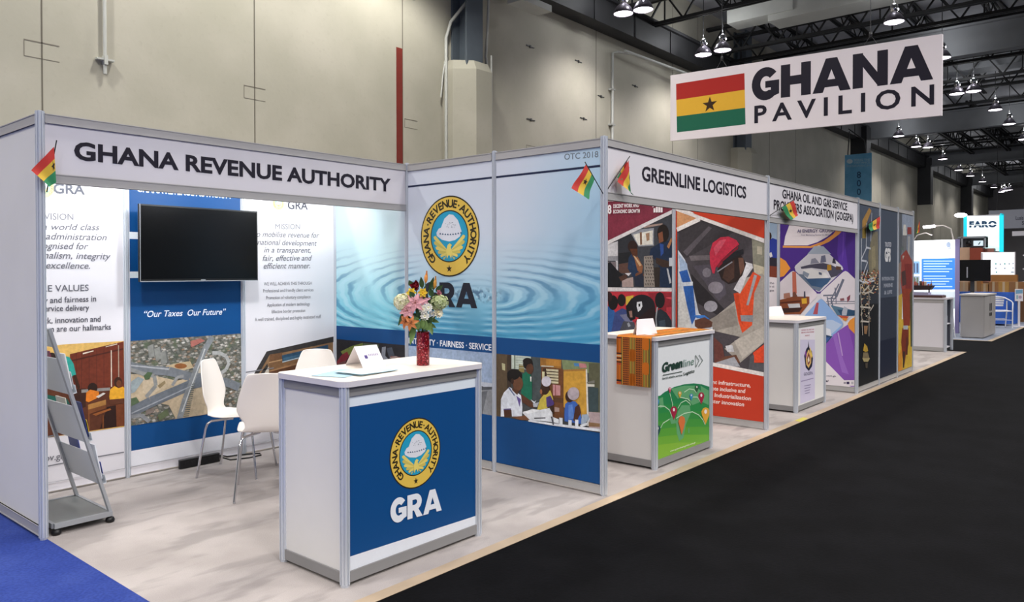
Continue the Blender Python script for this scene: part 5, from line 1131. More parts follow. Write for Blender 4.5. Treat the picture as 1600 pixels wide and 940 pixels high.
sprig('dark leaves standing between the white blooms and the pale green head', [(400, 260, 10, -80, .06, .03), (420, 300, 40, -70, .06, .02), (415, 180, -20, -70, .055, .0), (440, 210, 40, -60, .055, -.01), (300, 330, -10, -80, .06, .05), (380, 230, -40, -50, .05, .04)], .017, LEAF, .01)
sprig('pale fern leaves on the far side under the cream-white bloom', [(400, 380, 60, 20, .06, .0), (390, 420, 70, 40, .05, .0), (400, 440, 20, 80, .055, .02), (380, 400, 60, -40, .06, .02), (430, 270, 60, 60, .05, .0), (420, 230, 40, -60, .05, -.01)], .012, LEAF2, .02)

# ================================================================== corner booth furniture
def make_chair():
    t = thing('shell_chair', '', 'chair')
    prof = [(.225, .425, .175), (.21, .448, .19), (.15, .462, .2), (.05, .455, .205), (-.06, .448, .205), (-.14, .452, .195), (-.185, .468, .17), (-.205, .5, .145), (-.215, .535, .15), (-.225, .58, .185), (-.235, .63, .205), (-.25, .71, .19), (-.268, .79, .165), (-.283, .855, .14), (-.288, .876, .125), (-.29, .884, .1)]
    def fn(u_, v_):
        q = u_*(len(prof)-1); i = min(int(q), len(prof)-2); f_ = q-i
        d, zz, w = [prof[i][k]*(1-f_)+prof[i+1][k]*f_ for k in range(3)]
        s_ = (v_-.5)*2
        if u_ < .4: return (d, w*s_, zz+.012*s_*s_)
        return (d+.03*s_*s_*min(1, (u_-.4)*4), w*s_, zz)
    m = MB().grid(fn, 30, 12)
    o = m.build('seat_shell', M['white'], t)
    md = o.modifiers.new('thickness', 'SOLIDIFY'); md.thickness = .011; md.offset = -1
    md = o.modifiers.new('smooth', 'SUBSURF'); md.levels = 1; md.render_levels = 1
    for sx in (1, -1):
        for sy in (1, -1):
            pts = [(.03*sx, .05*sy, .432), (.09*sx, .10*sy, .432), (.15*sx-.01, .155*sy, .428), (.172*sx-.01, .172*sy, .41), (.183*sx-.012, .18*sy, .37), (.235*sx-.015, .215*sy, 0.004)]
            MB().tube(pts, .0095, 8).ball((.235*sx-.015, .215*sy, .006), .0105, 8, 0, 1, 1, .55).build('leg', M['chrome'], t)
    return t
ch = make_chair()
def put_chair(x, y, rz, label, first=False):
    if first: r = ch
    else:
        r = ch.copy(); COL.objects.link(r)
        for c in list(ch.children):
            d = c.copy(); d.parent = r; COL.objects.link(d)
    r.location = (x, y, 0); r.rotation_euler = (0, 0, R(rz)); r['label'] = label; r['group'] = 'white chairs round the hidden table'; return r
put_chair(-1.34, 2.5, -54, 'white shell chair turned side-on before the aerial town print', True)
put_chair(-1.5, 1.87, 56, 'white shell chair showing its back, half covered by the blue-fronted counter')
put_chair(-.60, 2.53, 228, 'white shell chair of which only the backrest top shows above the counter')
tb = thing('round_table', 'round pedestal table hidden behind the counter, only its base edge showing', 'table', (-.95, 2.12, 0))
MB().lathe([(0, .0), (.23, 0), (.23, .006), (.06, .022), (.03, .03)], (-.95, 2.12, 0), 32).build('base', M['silver'], tb); MB().lathe([(.03, .03), (.03, .7)], (-.95, 2.12, 0), 16).build('pedestal', M['chrome'], tb); MB().lathe([(0, .7), (.3, .7), (.305, .705), (.305, .72), (.3, .725), (0, .725)], (-.95, 2.12, 0), 36).build('tabletop', M['laminate'], tb)

# television
tv = thing('television', 'black flat television on a bracket before the blue printed panel', 'television', (-1.45, 2.85, 1.8))
tx0, tx1, tz0, tz1 = -1.962, -.948, 1.5, 2.09
m = MB().box(tx0, tx1, 2.845, 2.875, tz0, tz1); m.box(tx0+.2, tx1-.2, 2.875, 2.905, tz0+.1, tz1-.1); m.build('casing', M['black'], tv)
MB().box(tx0+.012, tx1-.012, 2.8435, 2.8452, tz0+.022, tz1-.012).build('screen', M['tvblack'], tv)
m = MB().box(tx0, tx1, 2.8425, 2.846, tz0, tz0+.006).box(tx0, tx0+.004, 2.8425, 2.86, tz0, tz1); m.build('bezel_edge', M['silver'], tv)
MB().box(-1.47, -1.43, 2.8415, 2.8435, tz0+.008, tz0+.015).build('maker_plate', M['silver'], tv)
MB().box(-1.6, -1.3, 2.905, 2.994, 1.65, 1.95).build('bracket', M['black'], tv)

# power strip
ps_ = thing('power_strip', 'black power strip standing against the foot of the back wall', 'power strip', (-1.43, 2.93, 0))
m = MB().prism(rounded(-1.62, -1.27, 2.91, 2.95, .012), .005, .072); m.build('housing', M['black'], ps_)
m = MB()
for k in range(6): m.box(-1.58+k*.05, -1.55+k*.05, 2.9065, 2.9105, .026, .052)
m.build('socket', M['cord'], ps_)
m = MB().tube([(-1.27, 2.93, .04), (-1.2, 2.88, .008), (-1.05, 2.83, .006), (-.93, 2.84, .006), (-.9, 2.9, .006), (-1.0, 2.95, .008), (-1.18, 2.955, .02), (-1.27, 2.945, .05)], .006, 8); m.build('cord', M['cord'], ps_)

# brochure rack
rk = thing('brochure_rack', 'leaning silver brochure rack on black ball feet just inside the side wall', 'rack', (-2.7, 2.25, 0))
ry0, ry1 = 2.035, 2.555
xb, xt, zt_ = -2.535, -2.885, 1.24
for y in (ry0, ry1): MB().beam((xb, y, .055), (xt, y, zt_), .018, .032, 0, (0, 1, 0)).build('side_rail', M['silver'], rk)
m = MB().box(xb-.33, xb+.0, ry0-.01, ry1+.01, .058, .066); m.build('base_tray', M['trayg'], rk)
m = MB().beam((xb-.335, ry0-.012, .055), (xb+.005, ry0-.012, .055), .02, .03).beam((xb-.335, ry1+.012, .055), (xb+.005, ry1+.012, .055), .02, .03).beam((xb-.335, ry0, .055), (xb-.335, ry1, .055), .02, .03).beam((xb, ry0, .055), (xb, ry1, .055), .02, .03)
m.build('base_frame', M['silver'], rk)
for x in (xb-.32, xb-.005):
    for y in (ry0-.005, ry1+.005):
        MB().lathe([(0, 0), (.02, 0), (.027, .008), (.028, .018), (.022, .03), (.008, .037), (.007, .045), (0, .045)], (x, y, 0), 16).build('foot', M['black'], rk)
rl = lambda f_: (xb+(xt-xb)*f_, .055+(zt_-.055)*f_)
for f0, f1, nm in ((.155, .335, 'pocket'), (.39, .585, 'pocket'), (.65, .84, 'pocket'), (.9, .995, 'header_plate')):
    (xa, za), (xc, zc) = rl(f0), rl(f1)
    m = MB().beam(((xa+.008), (ry0+ry1)/2, za), (xc+.008, (ry0+ry1)/2, zc), ry1-ry0-.02, .004, 0, (1, 0, 0))
    if nm == 'pocket':
        m.beam((xa+.01, (ry0+ry1)/2, za+.004), (xa+.036, (ry0+ry1)/2, za+.012), ry1-ry0-.02, .004, 0, (0, 0, 1)).beam((xa+.036, (ry0+ry1)/2, za+.01), (xa+.026, (ry0+ry1)/2, za+.06), ry1-ry0-.02, .003, 0, (1, 0, 0))
    m.build(nm, M['plate'], rk)
    for y in (ry0+.02, ry1-.02): MB().lathe([(0, 0), (.006, 0), (.006, .006), (0, .007)], (xa-.002, y, za+.02), 8).build('rivet', M['chrome'], rk)
for i, (f0, y, col, lab) in enumerate(((.165, 2.13, '#e3e6ee', 'white leaflet with blue print in the lowest rack pocket'), (.165, 2.42, '#3c4a8c', 'dark blue leaflet at the far end of the lowest rack pocket'), (.4, 2.13, '#26336e', 'navy and yellow leaflet in the middle rack pocket'), (.4, 2.4, '#c9c4b8', 'pale leaflet at the far end of the middle rack pocket'), (.66, 2.13, '#e8e8ea', 'white leaflet curling out of the top rack pocket'), (.66, 2.4, '#7a2a4a', 'maroon leaflet at the far end of the top rack pocket'))):
    xa, za = rl(f0); lx = xt-xb; lz = zt_-.055; ln = math.hypot(lx, lz); dx_, dz_ = lx/ln, lz/ln
    m = MB(); o_ = Vector((xa+.026, y, za+.02)); 
    m.beam(o_, o_+Vector((dx_*.23+.022, 0, dz_*.23)), .11 if y < 2.2 else .16, .006, 0, (1, 0, 0))
    o_2 = o_+Vector((.0065, 0, .03)); m.beam(o_2, o_2+Vector((dx_*.08+.008, 0, dz_*.08)), .10, .003, 1, (1, 0, 0))
    tag(m.build('brochure', [mat('leaflet_cover', col, .4, 0, .02, 50), mat('leaflet_band', ['#3c4f9a', '#d9dbe6', '#d9b63a', '#5a6a4a', '#cfd2d6', '#e0c0c8'][i], .4, 0, .02, 50)]), lab, 'brochure', 'leaflets in the leaning rack')

# ================================================================== hanging sign
SX = 5.0
sg = thing('hanging_sign', 'large white sign hanging over the stands with a striped flag and bold lettering', 'sign', (SX, .5, 3.3))
cs = [at(x, y, 'x', SX) for x, y in ((1047, 118), (1471, 53), (1473, 180), (1048, 220))]
sy0, sy1 = (cs[1].y+cs[2].y)/2, (cs[0].y+cs[3].y)/2
m = MB(); top0, top1, bt0, bt1 = cs[1].z, cs[0].z, cs[2].z, cs[3].z
vs = []
for x in (SX, SX+.04): vs += [(x, sy0, bt0), (x, sy1, bt1), (x, sy1, top1), (x, sy0, top0)]
m.add(vs, [(0, 1, 2, 3), (7, 6, 5, 4), (0, 4, 5, 1), (1, 5, 6, 2), (2, 6, 7, 3), (3, 7, 4, 0)])
sp0 = m.build('sign_board', mat('pink_white_board', '#efe6e8', .55, 0, .02, 90, .02, 1), sg)
A = Art('x', SX, -1).frame(1030, 40, 3.478)
A.poly('#b3261f', [(92, 317), (463, 258), (465, 348), (93, 404)]); A.poly('#ecb636', [(93, 404), (465, 348), (467, 446), (95, 494)]); A.poly('#16664c', [(95, 494), (467, 446), (469, 536), (97, 580)])
A.star('#3a2410', A.to2((275, 429)), .105); A.build('flag_print', M['ink'], sp0)
A = Art('x', SX, -1).frame(1030, 40, 3.478); A.k = 3
a_, b_ = A.to2((503, 409)), A.to2((1489, 290)); h_ = A.to2((503, 252))[1]-a_[1]
A.heavy(INK, 'GHANA', (503, 412), (1489, 291), (503, 240), .06)
A.text(INK, 'PAVILION', (517, 531), (1494, 428), (517, 436), .022, 0, 1.5); A.build('lettering', M['ink'], sp0)
for y, zt2 in ((sy1-.72, top1), (sy0+.72, top0)):
    zz = top1+(top0-top1)*((sy1-y)/(sy1-sy0))
    m = MB().tube([(SX+.02, y-.07, zz), (SX+.02, y, zz+.12), (SX+.02, y+.07, zz)], .004, 6).tube([(SX+.02, y, zz+.12), (SX+.02, y, 8.75)], .004, 6).lathe([(0, 0), (.018, 0), (.018, .05), (0, .05)], (SX+.02, y, zz+.1), 8)
    m.build('hanging_wire', M['cable'], sg)
# aisle banner near the wall
bn = thing('hanging_banner', 'tall blue aisle banner numbered downward, hanging by the wall behind the stands', 'banner', (26, 5.4, 5))
by1, by0 = at(1320, 260, 'x', 26).y, at(1362, 260, 'x', 26).y; bz = at(1340, 240.5, 'x', 26).z
g = N('blue_banner'); sp = g.n('ShaderNodeSeparateXYZ', {0: g.pos()})
g.put(g.b.inputs['Base Color'], g.mix(g.smooth(g.noise(1.5, 4), .35, .65), lin('#5a9cc0'), lin('#70b2d4'))); g.b.inputs['Roughness'].default_value = .6
bs = MB().box(26, 26.02, by0, by1, bz-2.9, bz).build('banner_cloth', g.m, bn)
A = Art('x', 26, -1).frame(1280, 160, 5)
A.text('#9cc0d0', 'BEING THE', (272, 458), (398, 456), (272, 440), .03); A.text('#9cc0d0', 'DISTANCE', (272, 478), (398, 476), (272, 463), .03); A.text('#8fb4c8', 'RESEARCH', (215, 505), (400, 500), (215, 488), .02); A.ell('#c9dbe2', (238, 460), 24, 18)
for c_, y in (('8', 590), ('0', 655), ('0', 722)): A.text('#2d4a6a', c_, (294, y), (326, y), (294, y-50), .012)
A.build('lettering', M['ink'], bs)
MB().tube([(26.01, by0+.2, bz), (26.2, by0+.3, bz+.5), (26.5, 5.9, 6.95)], .02, 6).tube([(26.01, by1-.1, bz), (26.2, by1-.1, bz+.9)], .02, 6).build('hanging_wire', M['cable'], bn)

# ================================================================== little flags
FL = ('#c9352c', '#e0b93a', '#2f8a58')
FLM = [mat('flag_red', FL[0], .7, 0, .05, 200), mat('flag_yellow', FL[1], .7, 0, .05, 200), mat('flag_green', FL[2], .7, 0, .05, 200), mat('flag_star', '#2a1c10', .7, 0, .05, 200)]
STK = mat('flag_stick', '#22201f', .5, 0, .03, 90)
def flag(label, stick, hoist, fly, ax, val, dv=0, extra=None, starpos=(.5, .5)):
    """paper flag: stick from base to tip; hoist and fly edges run red to green (photo pixels on a plane near the post)"""
    P_ = lambda q, d=0: at(q[0], q[1], ax, val+d)
    t = thing('paper_flag', label, 'flag', P_(stick[0]), 'small striped flags on sticks')
    MB().tube([P_(stick[0], .05 if ax == 'y' else .05)*1.0, P_(stick[0]).lerp(P_(stick[1]), .5), P_(stick[1])], .0035, 6).build('stick', STK, t)
    h0, h1, f0, f1 = P_(hoist[0]), P_(hoist[1]), P_(fly[0]), P_(fly[1])
    n = (h1-h0).cross(f0-h0).normalized()
    if n.dot(CC-h0) < 0: n = -n
    def fn(u_, v_): return h0.lerp(h1, u_).lerp(f0.lerp(f1, u_), v_)+n*(.004+.010*math.sin(v_*6+u_*2)*v_)
    m = MB().grid(fn, 12, 12, m=lambda i, j: 0 if i < 4 else 1 if i < 8 else 2)
    o = m.build('flag_cloth', FLM[:3], t)
    su, sv = starpos; m = MB(); ring = []
    for off in (.0015,):
        c0 = [Vector(fn(su, sv))+n*off]
        for k in range(10):
            r_ = .16 if k % 2 == 0 else .065; a_ = k*math.pi/5
            ring.append(Vector(fn(min(1, max(0, su-r_*math.cos(a_))), min(1, max(0, sv+r_*.8*math.sin(a_)))))+n*off)
        m.add(c0+ring, [(0, 1+k, 1+(k+1) % 10) for k in range(10)])
    m.build('star', FLM[3], o)
    if extra:
        h0, h1, f0, f1 = [P_(q) for q in extra]
        def fn2(u_, v_): return h0.lerp(h1, u_).lerp(f0.lerp(f1, u_), v_)-n*(.006+.004*math.sin(v_*5))
        MB().grid(fn2, 9, 4, m=lambda i, j: i//3).build('flag_fold', FLM[:3], t)
    return t
flag('small striped flag drooping over the first post by the blue carpet', ((73, 300), (88.5, 219)), ((84, 229), (87.5, 285)), ((48.5, 266), (76, 292)), 'y', 1.93, starpos=(.5, .12))
flag('small striped flag angled over the water print, star in full view', ((942, 302), (914, 253)), ((914.5, 257), (928, 280)), ((892.5, 294), (917.5, 312)), 'y', -.06, starpos=(.5, .45))
flag('small striped flag folded beside the first word of the second fascia', ((945, 302), (984, 244)), ((981.5, 250), (984.5, 300)), ((964.5, 284), (988, 305)), 'y', -.06, starpos=(.52, .1), extra=((981, 250), (965.5, 277), (984, 262), (972, 281)))
flag('small striped flag covering letters on the two-line fascia', ((1202, 337), (1240, 312)), ((1239.5, 313), (1221, 324)), ((1247, 336), (1233.5, 344)), 'y', -.06, starpos=(.5, .5))
flag('small striped flag hanging straight before the oil rig panel', ((1341, 361), (1375, 337)), ((1374.5, 338), (1357, 350)), ((1374.5, 356), (1358.5, 361)), 'y', -.06, starpos=(.5, .5))
# ================================================================== the far end of the row and the next island
ft = thing('display_counter', 'white counter with open dark shelves on its narrow side, carrying a long model', 'counter', (12.9, .6, 0))
fx0, fx1, fy0, fy1, fh = 12.59, 13.2, .19, 1.25, 1.05
for x, y in ((fx0, fy0), (fx1, fy0), (fx0, fy1), (fx1, fy1)): octa(x, y, 0, fh-.03, r=.03).build('corner_post', M['alu'], ft)
MB().box(fx0-.005, fx0+.005, fy0+.025, fy1-.025, .085, fh-.09).build('side_panel', M['panel'], ft)
m = MB().box(fx0-.014, fx0+.014, fy0+.025, fy1-.025, .01, .085).box(fx0-.014, fx0+.014, fy0+.025, fy1-.025, fh-.09, fh-.03); m.build('rail', M['rail'], ft)
MB().box(fx0+.03, fx1-.03, fy1-.2, fy1-.19, .05, fh-.05).box(fx1-.01, fx1, fy0+.03, fy1-.2, .05, fh-.04).build('inner_panel', mat('dark_shelf_panel', '#4a4d5a', .7, 0, .05, 60), ft)
MB().box(fx0+.02, fx1-.01, fy0+.02, fy1-.2, .52, .54).box(fx0+.02, fx1-.01, fy0+.02, fy1-.2, .06, .08).build('shelf', M['panel'], ft)
MB().prism(rounded(fx0-.03, fx1+.03, fy0-.03, fy1+.03, .03), fh-.03, fh).build('countertop', M['edge'], ft)
tag(MB().box(12.75, 13.1, .25, .75, .541, .70).box(12.75, 13.1, .245, .25, .56, .68).build('storage_box', mat('pale_box', '#c9c9d2', .7, 0, .04, 60)), 'pale box on the shelf inside the display counter', 'box')
md_ = thing('display_model', 'long dark model with small coloured towers on the display counter', 'model', (12.9, .75, fh))
MB().box(12.62, 12.98, .25, 1.22, fh, fh+.045).build('plinth', mat('brown_plinth', '#4a2f2a', .5, 0, .05, 60), md_)
MB().box(12.66, 12.94, .5, 1.22, fh+.045, fh+.1).box(12.66, 12.94, .27, .5, fh+.045, fh+.06).build('case_edge', mat('pale_lilac_band', '#a9a6c4', .5, 0, .03, 60), md_)
m = MB().add([(12.68, .42, fh+.24), (12.92, .42, fh+.24), (12.9, .48, fh+.15), (12.7, .48, fh+.15), (12.68, 1.22, fh+.24), (12.92, 1.22, fh+.24), (12.9, 1.22, fh+.13), (12.7, 1.22, fh+.13)], [(0, 1, 2, 3), (4, 7, 6, 5), (0, 4, 5, 1), (3, 2, 6, 7), (0, 3, 7, 4), (1, 5, 6, 2)])
m.box(12.78, 12.82, .5, .52, fh+.1, fh+.16).box(12.78, 12.82, 1.1, 1.12, fh+.1, fh+.14); m.build('hull', mat('dark_hull', '#2c1c20', .5, 0, .05, 60), md_)
rnd = random.Random(4)
for k in range(16):
    y = .46+k*.047; w = rnd.uniform(.015, .03); hh = rnd.uniform(.03, .09); m = MB().box(12.72, 12.72+rnd.uniform(.06, .16), y, y+w, fh+.24, fh+.24+hh)
    if k % 3 == 0: m.box(12.76, 12.77, y, y+.008, fh+.24+hh, fh+.30+hh)
    m.build('tower', mat('tower_paint', rnd.choice(['#a9743a', '#8a5a34', '#b5665a', '#5a5a4a', '#c9b39a', '#d0705a', '#6a5a4a']), .6, 0, .05, 80), md_)

# poster stand, its print made to glow as if lit by the arm lamps
pw = thing('poster_stand', 'bright poster stand with a blue text block and a purple edge post', 'poster', (18, 1.4, 0))
py0, py1, pz1 = .95, 1.93, 2.37
MB().box(18.0, 18.05, py0, py1+.3, .1, pz1).build('poster_board', M['panel'], pw)
m = MB().box(17.98, 18.08, .865, .95, 0, pz1+.01); m.build('edge_post', mat('lilac_post', '#9d93c4', .5, .2, .03, 60), pw)
MB().box(17.98, 18.08, py1+.3, py1+.36, 0, pz1+.01).box(17.99, 18.06, .95, py1+.3, .02, .1).build('frame', M['alu'], pw)
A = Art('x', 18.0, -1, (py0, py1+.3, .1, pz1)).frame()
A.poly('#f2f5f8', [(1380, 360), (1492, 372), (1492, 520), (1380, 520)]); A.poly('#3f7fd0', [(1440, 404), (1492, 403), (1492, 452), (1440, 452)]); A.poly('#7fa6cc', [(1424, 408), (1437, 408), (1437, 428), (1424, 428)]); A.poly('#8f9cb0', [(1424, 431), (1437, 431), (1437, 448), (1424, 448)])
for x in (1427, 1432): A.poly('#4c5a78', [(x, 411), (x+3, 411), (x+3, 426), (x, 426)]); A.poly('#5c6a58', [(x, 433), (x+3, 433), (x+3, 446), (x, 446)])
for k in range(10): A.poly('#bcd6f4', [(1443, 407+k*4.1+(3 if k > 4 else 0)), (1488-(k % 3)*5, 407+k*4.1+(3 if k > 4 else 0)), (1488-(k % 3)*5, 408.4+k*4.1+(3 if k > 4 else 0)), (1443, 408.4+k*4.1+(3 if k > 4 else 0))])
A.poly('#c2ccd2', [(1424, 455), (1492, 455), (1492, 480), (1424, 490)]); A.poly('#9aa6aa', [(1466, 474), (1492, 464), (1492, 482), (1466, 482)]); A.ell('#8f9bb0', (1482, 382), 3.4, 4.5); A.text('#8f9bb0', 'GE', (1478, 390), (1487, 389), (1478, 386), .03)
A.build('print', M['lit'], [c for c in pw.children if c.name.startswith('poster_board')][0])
am = thing('arm_lamp', 'white curved arm lamp reaching over the bright poster stand', 'lamp', (18.0, 1.55, pz1))
m = MB().tube([(18.02, 1.0, pz1), (17.95, 1.05, pz1+.28), (17.85, 1.2, pz1+.36), (17.75, 1.4, pz1+.34)], .018, 8); m.build('arm', M['white'], am)
m = MB().tube([(17.75, 1.36, pz1+.345), (17.75, 1.62, pz1+.33)], .035, 8); m.build('lamp_head', M['lens'], am)
m = MB().tube([(18.02, 1.9, pz1), (17.98, 1.8, pz1+.14), (17.92, 1.6, pz1+.19), (17.9, 1.45, pz1+.12)], .015, 8); m.build('arm', M['white'], am)
light('SPOT', (17.6, 1.5, pz1+.2), 25, (.9, .97, 1), (18, 1.4, 1.6), .05, 120, .8)
flag('tiny far striped flag above the bright poster stand', ((1431, 376), (1437.5, 343)), ((1437, 344), (1433, 358)), ((1436.5, 362), (1431, 366)), 'x', 18.03, starpos=(.5, .5))

# grey cabinet with two doors
gc = thing('cabinet', 'grey two-door cabinet standing alone at the corner of the next carpet', 'cabinet', (17.3, .35, 0))
gx0, gx1, gy0, gy1, gh = 16.6, 18.2, .12, .60, 1.03
gm = mat('grey_laminate', '#a3a09f', .5, 0, .03, 60, .03, 1.5)
m = MB().box(gx0, gx1, gy0+.015, gy1, .02, gh-.035).box(gx0+.03, gx1-.03, gy0+.05, gy1-.03, 0, .02); m.build('body', gm, gc)
MB().box(gx0-.02, gx1+.02, gy0-.02, gy1+.02, gh-.035, gh).build('cabinet_top', mat('pale_grey_top', '#c2bdb9', .5, 0, .03, 60), gc)
for a, b_ in ((gx0+.01, 17.39), (17.41, gx1-.01)):
    d = MB().box(a, b_, gy0-.003, gy0+.014, .04, gh-.05).build('door', gm, gc)
    hx = b_-.09 if a < 17 else a+.09
    MB().box(hx-.03, hx+.03, gy0-.02, gy0-.003, .5, .58).tube([(hx, gy0-.01, .62), (hx, gy0-.01, .8)], .012, 6).build('handle', M['cable'], d)

# aluminium armchairs
M['bright'] = mat('bright_metal', '#e6e6ea', .3, .2, .01, 40)
def armchair(label, x, y, rz):
    t = thing('armchair', label, 'chair', (0, 0, 0), 'bright metal armchairs')
    for sy in (1, -1):
        MB().tube([(.24, .27*sy, 0), (.2, .28*sy, .42), (.17, .29*sy, .62), (.05, .29*sy, .66), (-.2, .27*sy, .7), (-.25, .22*sy, .74)], .014, 8).build('arm_frame', M['bright'], t)
        MB().tube([(-.3, .25*sy, 0), (-.22, .26*sy, .42), (-.22, .26*sy, .66)], .014, 8).build('leg', M['bright'], t)
    MB().tube([(-.25, .22, .74), (-.31, .1, .76), (-.32, 0, .765), (-.31, -.1, .76), (-.25, -.22, .74)], .014, 8).tube([(.2, .28, .42), (.21, 0, .41), (.2, -.28, .42)], .012, 8).tube([(-.22, .26, .42), (-.22, -.26, .42)], .012, 8).tube([(-.28, .25, .2), (-.28, -.25, .2)], .009, 6).tube([(.22, .275, .2), (.22, -.275, .2)], .009, 6).build('frame', M['bright'], t)
    m = MB()
    for k in range(7): m.box(-.2+k*.057, -.2+k*.057+.045, -.25, .25, .425, .435)
    m.build('seat', M['bright'], t); m = MB()
    for k in range(4): m.add([(-.29-.005*k+dx_, sy*(.2+.01*k), .52+k*.06+dz_) for dx_ in (0, .008) for dz_ in (0, .045) for sy in (1, -1)], [(0, 1, 3, 2), (4, 6, 7, 5), (0, 4, 5, 1), (2, 3, 7, 6), (0, 2, 6, 4), (1, 5, 7, 3)])
    m.build('backrest', M['bright'], t)
    t.location = (x, y, 0); t.rotation_euler = (0, 0, R(rz)); return t
armchair('bright metal armchair between the grey cabinet and the notice stand', 21.05, .47, -160).scale = (1.15, 1.15, 1.12)
armchair('bright metal armchair mostly hidden between the display counter and grey cabinet', 16.3, .98, -100)

# blue-draped counters
bl = mat('blue_cloth', '#3363bd', .75, 0, .08, 40, .12, 3)
def draped(label, x0, x1, y0, y1, h):
    m = MB(); n = 60; per = []
    P4 = [(x0, y0), (x1, y0), (x1, y1), (x0, y1)]
    for s_ in range(4):
        a, b_ = Vector(P4[s_]), Vector(P4[(s_+1) % 4]); nn = Vector(((b_-a).y, -(b_-a).x)).normalized()
        for k in range(n//4): t_ = k/(n//4); per.append((a.lerp(b_, t_), nn, k))
    top = [(p.x, p.y, h) for p, q, k in per]; bot = [(p.x+q.x*(.03+.02*math.sin(k*2.1)), p.y+q.y*(.03+.02*math.sin(k*2.1)), .01) for p, q, k in per]
    N_ = len(per); m.add(top+bot, [(k, (k+1) % N_, N_+(k+1) % N_, N_+k)[::-1] for k in range(N_)]+[tuple(range(N_))], 0)
    return tag(m.build('draped_table', bl), label, 'table')
draped('long counter draped in blue cloth behind the grey cabinet', 23.0, 23.7, .3, 2.9, .94)
sf = MB().prism(rounded(-.45, .45, -.35, .35, .12), .05, .42).prism(rounded(-.45, .45, .2, .38, .08), .42, .78)
so = tag(sf.build('blue_seat', bl), 'blue padded seat behind the bright metal armchair', 'seat'); so.location = (22.25, .78, 0); so.rotation_euler = (0, 0, R(-75))
# notice stand
ns = thing('notice_stand', 'small notice on a white pole at the carpet edge beside the armchair', 'sign', (21.86, .05, 0))
q0, q1, q2 = at(1586, 451, 'x', 21.86), at(1599, 450, 'x', 21.86), at(1586, 470, 'x', 21.86)
MB().box(21.84, 21.9, .02, .07, 0, q2.z).box(21.74, 22.0, -.1, .2, 0, .012).build('pole', M['panel'], ns)
m = MB().box(21.835, 21.84, q1.y, q0.y, q2.z, q0.z).build('notice', M['paper'], ns)
A = Art('x', 21.835, -1).frame(); A.poly('#7fb0d0', [(1587, 453), (1598, 452), (1598, 458), (1587, 459)]); A.ell('#c2a8c0', (1594, 464), 2.6, 2.6, 14); A.poly('#9fc2cc', [(1588, 461), (1591, 461), (1591, 467), (1588, 467)]); A.build('print', M['ink'], m)

def fbox(name, label, cat, px0, px1, py0_, py1_, X, d, col, group=None, rough=.6, z0=None):
    """box whose near face fills the given photo rectangle at distance plane x = X"""
    a, b_ = at(px0, py0_, 'x', X), at(px1, py1_, 'x', X); zb = b_.z if z0 is None else z0
    t = thing(name, label, cat, (X, (a.y+b_.y)/2, zb), group)
    o = MB().box(X, X+d, b_.y, a.y, zb, a.z).build('carton' if 'carton' in name else 'body', mat(name+'_face', col, rough, 0, .04, 30, .05, 3), t)
    return t, o, a, b_
for i, (x0, x1, y0, y1, X, col, z0, lab) in enumerate(((1500, 1513, 440, 456, 23.25, '#c9a072', .94, 'pale brown carton first in the row on the blue counter'), (1516, 1533, 439, 456, 23.25, '#a9763f', .94, 'brown carton second in the row on the blue counter'), (1533, 1544, 443, 456, 23.25, '#b98a50', .94, 'smallest brown carton in the row on the blue counter'), (1545, 1560, 440, 456, 23.25, '#a06c38', .94, 'dark brown carton with white tape on the blue counter'), (1560, 1577, 440, 456, 23.25, '#b5853c', .94, 'ochre carton in the row on the blue counter'), (1577, 1601, 440, 456, 23.25, '#8f6238', .94, 'wide dark carton last in the row on the blue counter'))):
    t, o, a, b_ = fbox('carton', lab, 'box', x0, x1-.4, y0, y1, X, .4, col, 'brown cartons on the blue counter', z0=z0)
    ym = (a.y+b_.y)/2; MB().box(X-.002, X, ym-.03, ym+.03, z0, a.z).build('tape_strip', mat('carton_tape', '#c9ad84', .4, 0, .03, 40), o)
t, o, a, b_ = fbox('carton', 'brown carton stacked under the white logo board', 'box', 1549, 1589, 429, 440.5, 24.3, .3, '#a8743e', 'brown cartons on the blue counter')
tag(MB().box(24.25, 24.7, -.4, 2.6, 0, b_.z).build('back_bench', mat('brown_bench', '#6f4c30', .7, 0, .05, 30)), 'brown bench behind the blue counter carrying a carton', 'bench')
# dark screen
t = thing('display_screen', 'dark flat screen on a pole above the cartons', 'screen', (22.8, 1.2, .94))
a, b_ = at(1497, 406, 'x', 22.6), at(1547.5, 439, 'x', 22.6)
MB().box(22.6, 22.66, b_.y, a.y, b_.z, a.z).build('screen', M['tvblack'], t); MB().box(22.66, 22.72, 1.25, 1.35, .0, a.z-.2).box(22.5, 22.9, 1.1, 1.5, 0, .02).build('pole', M['cable'], t)
m = MB().box(22.592, 22.6, at(1515.5, 0, 'x', 22.6).y, at(1513.5, 0, 'x', 22.6).y, b_.z+.1, b_.z+.42); m.build('light_streak', M['chrome'], t)
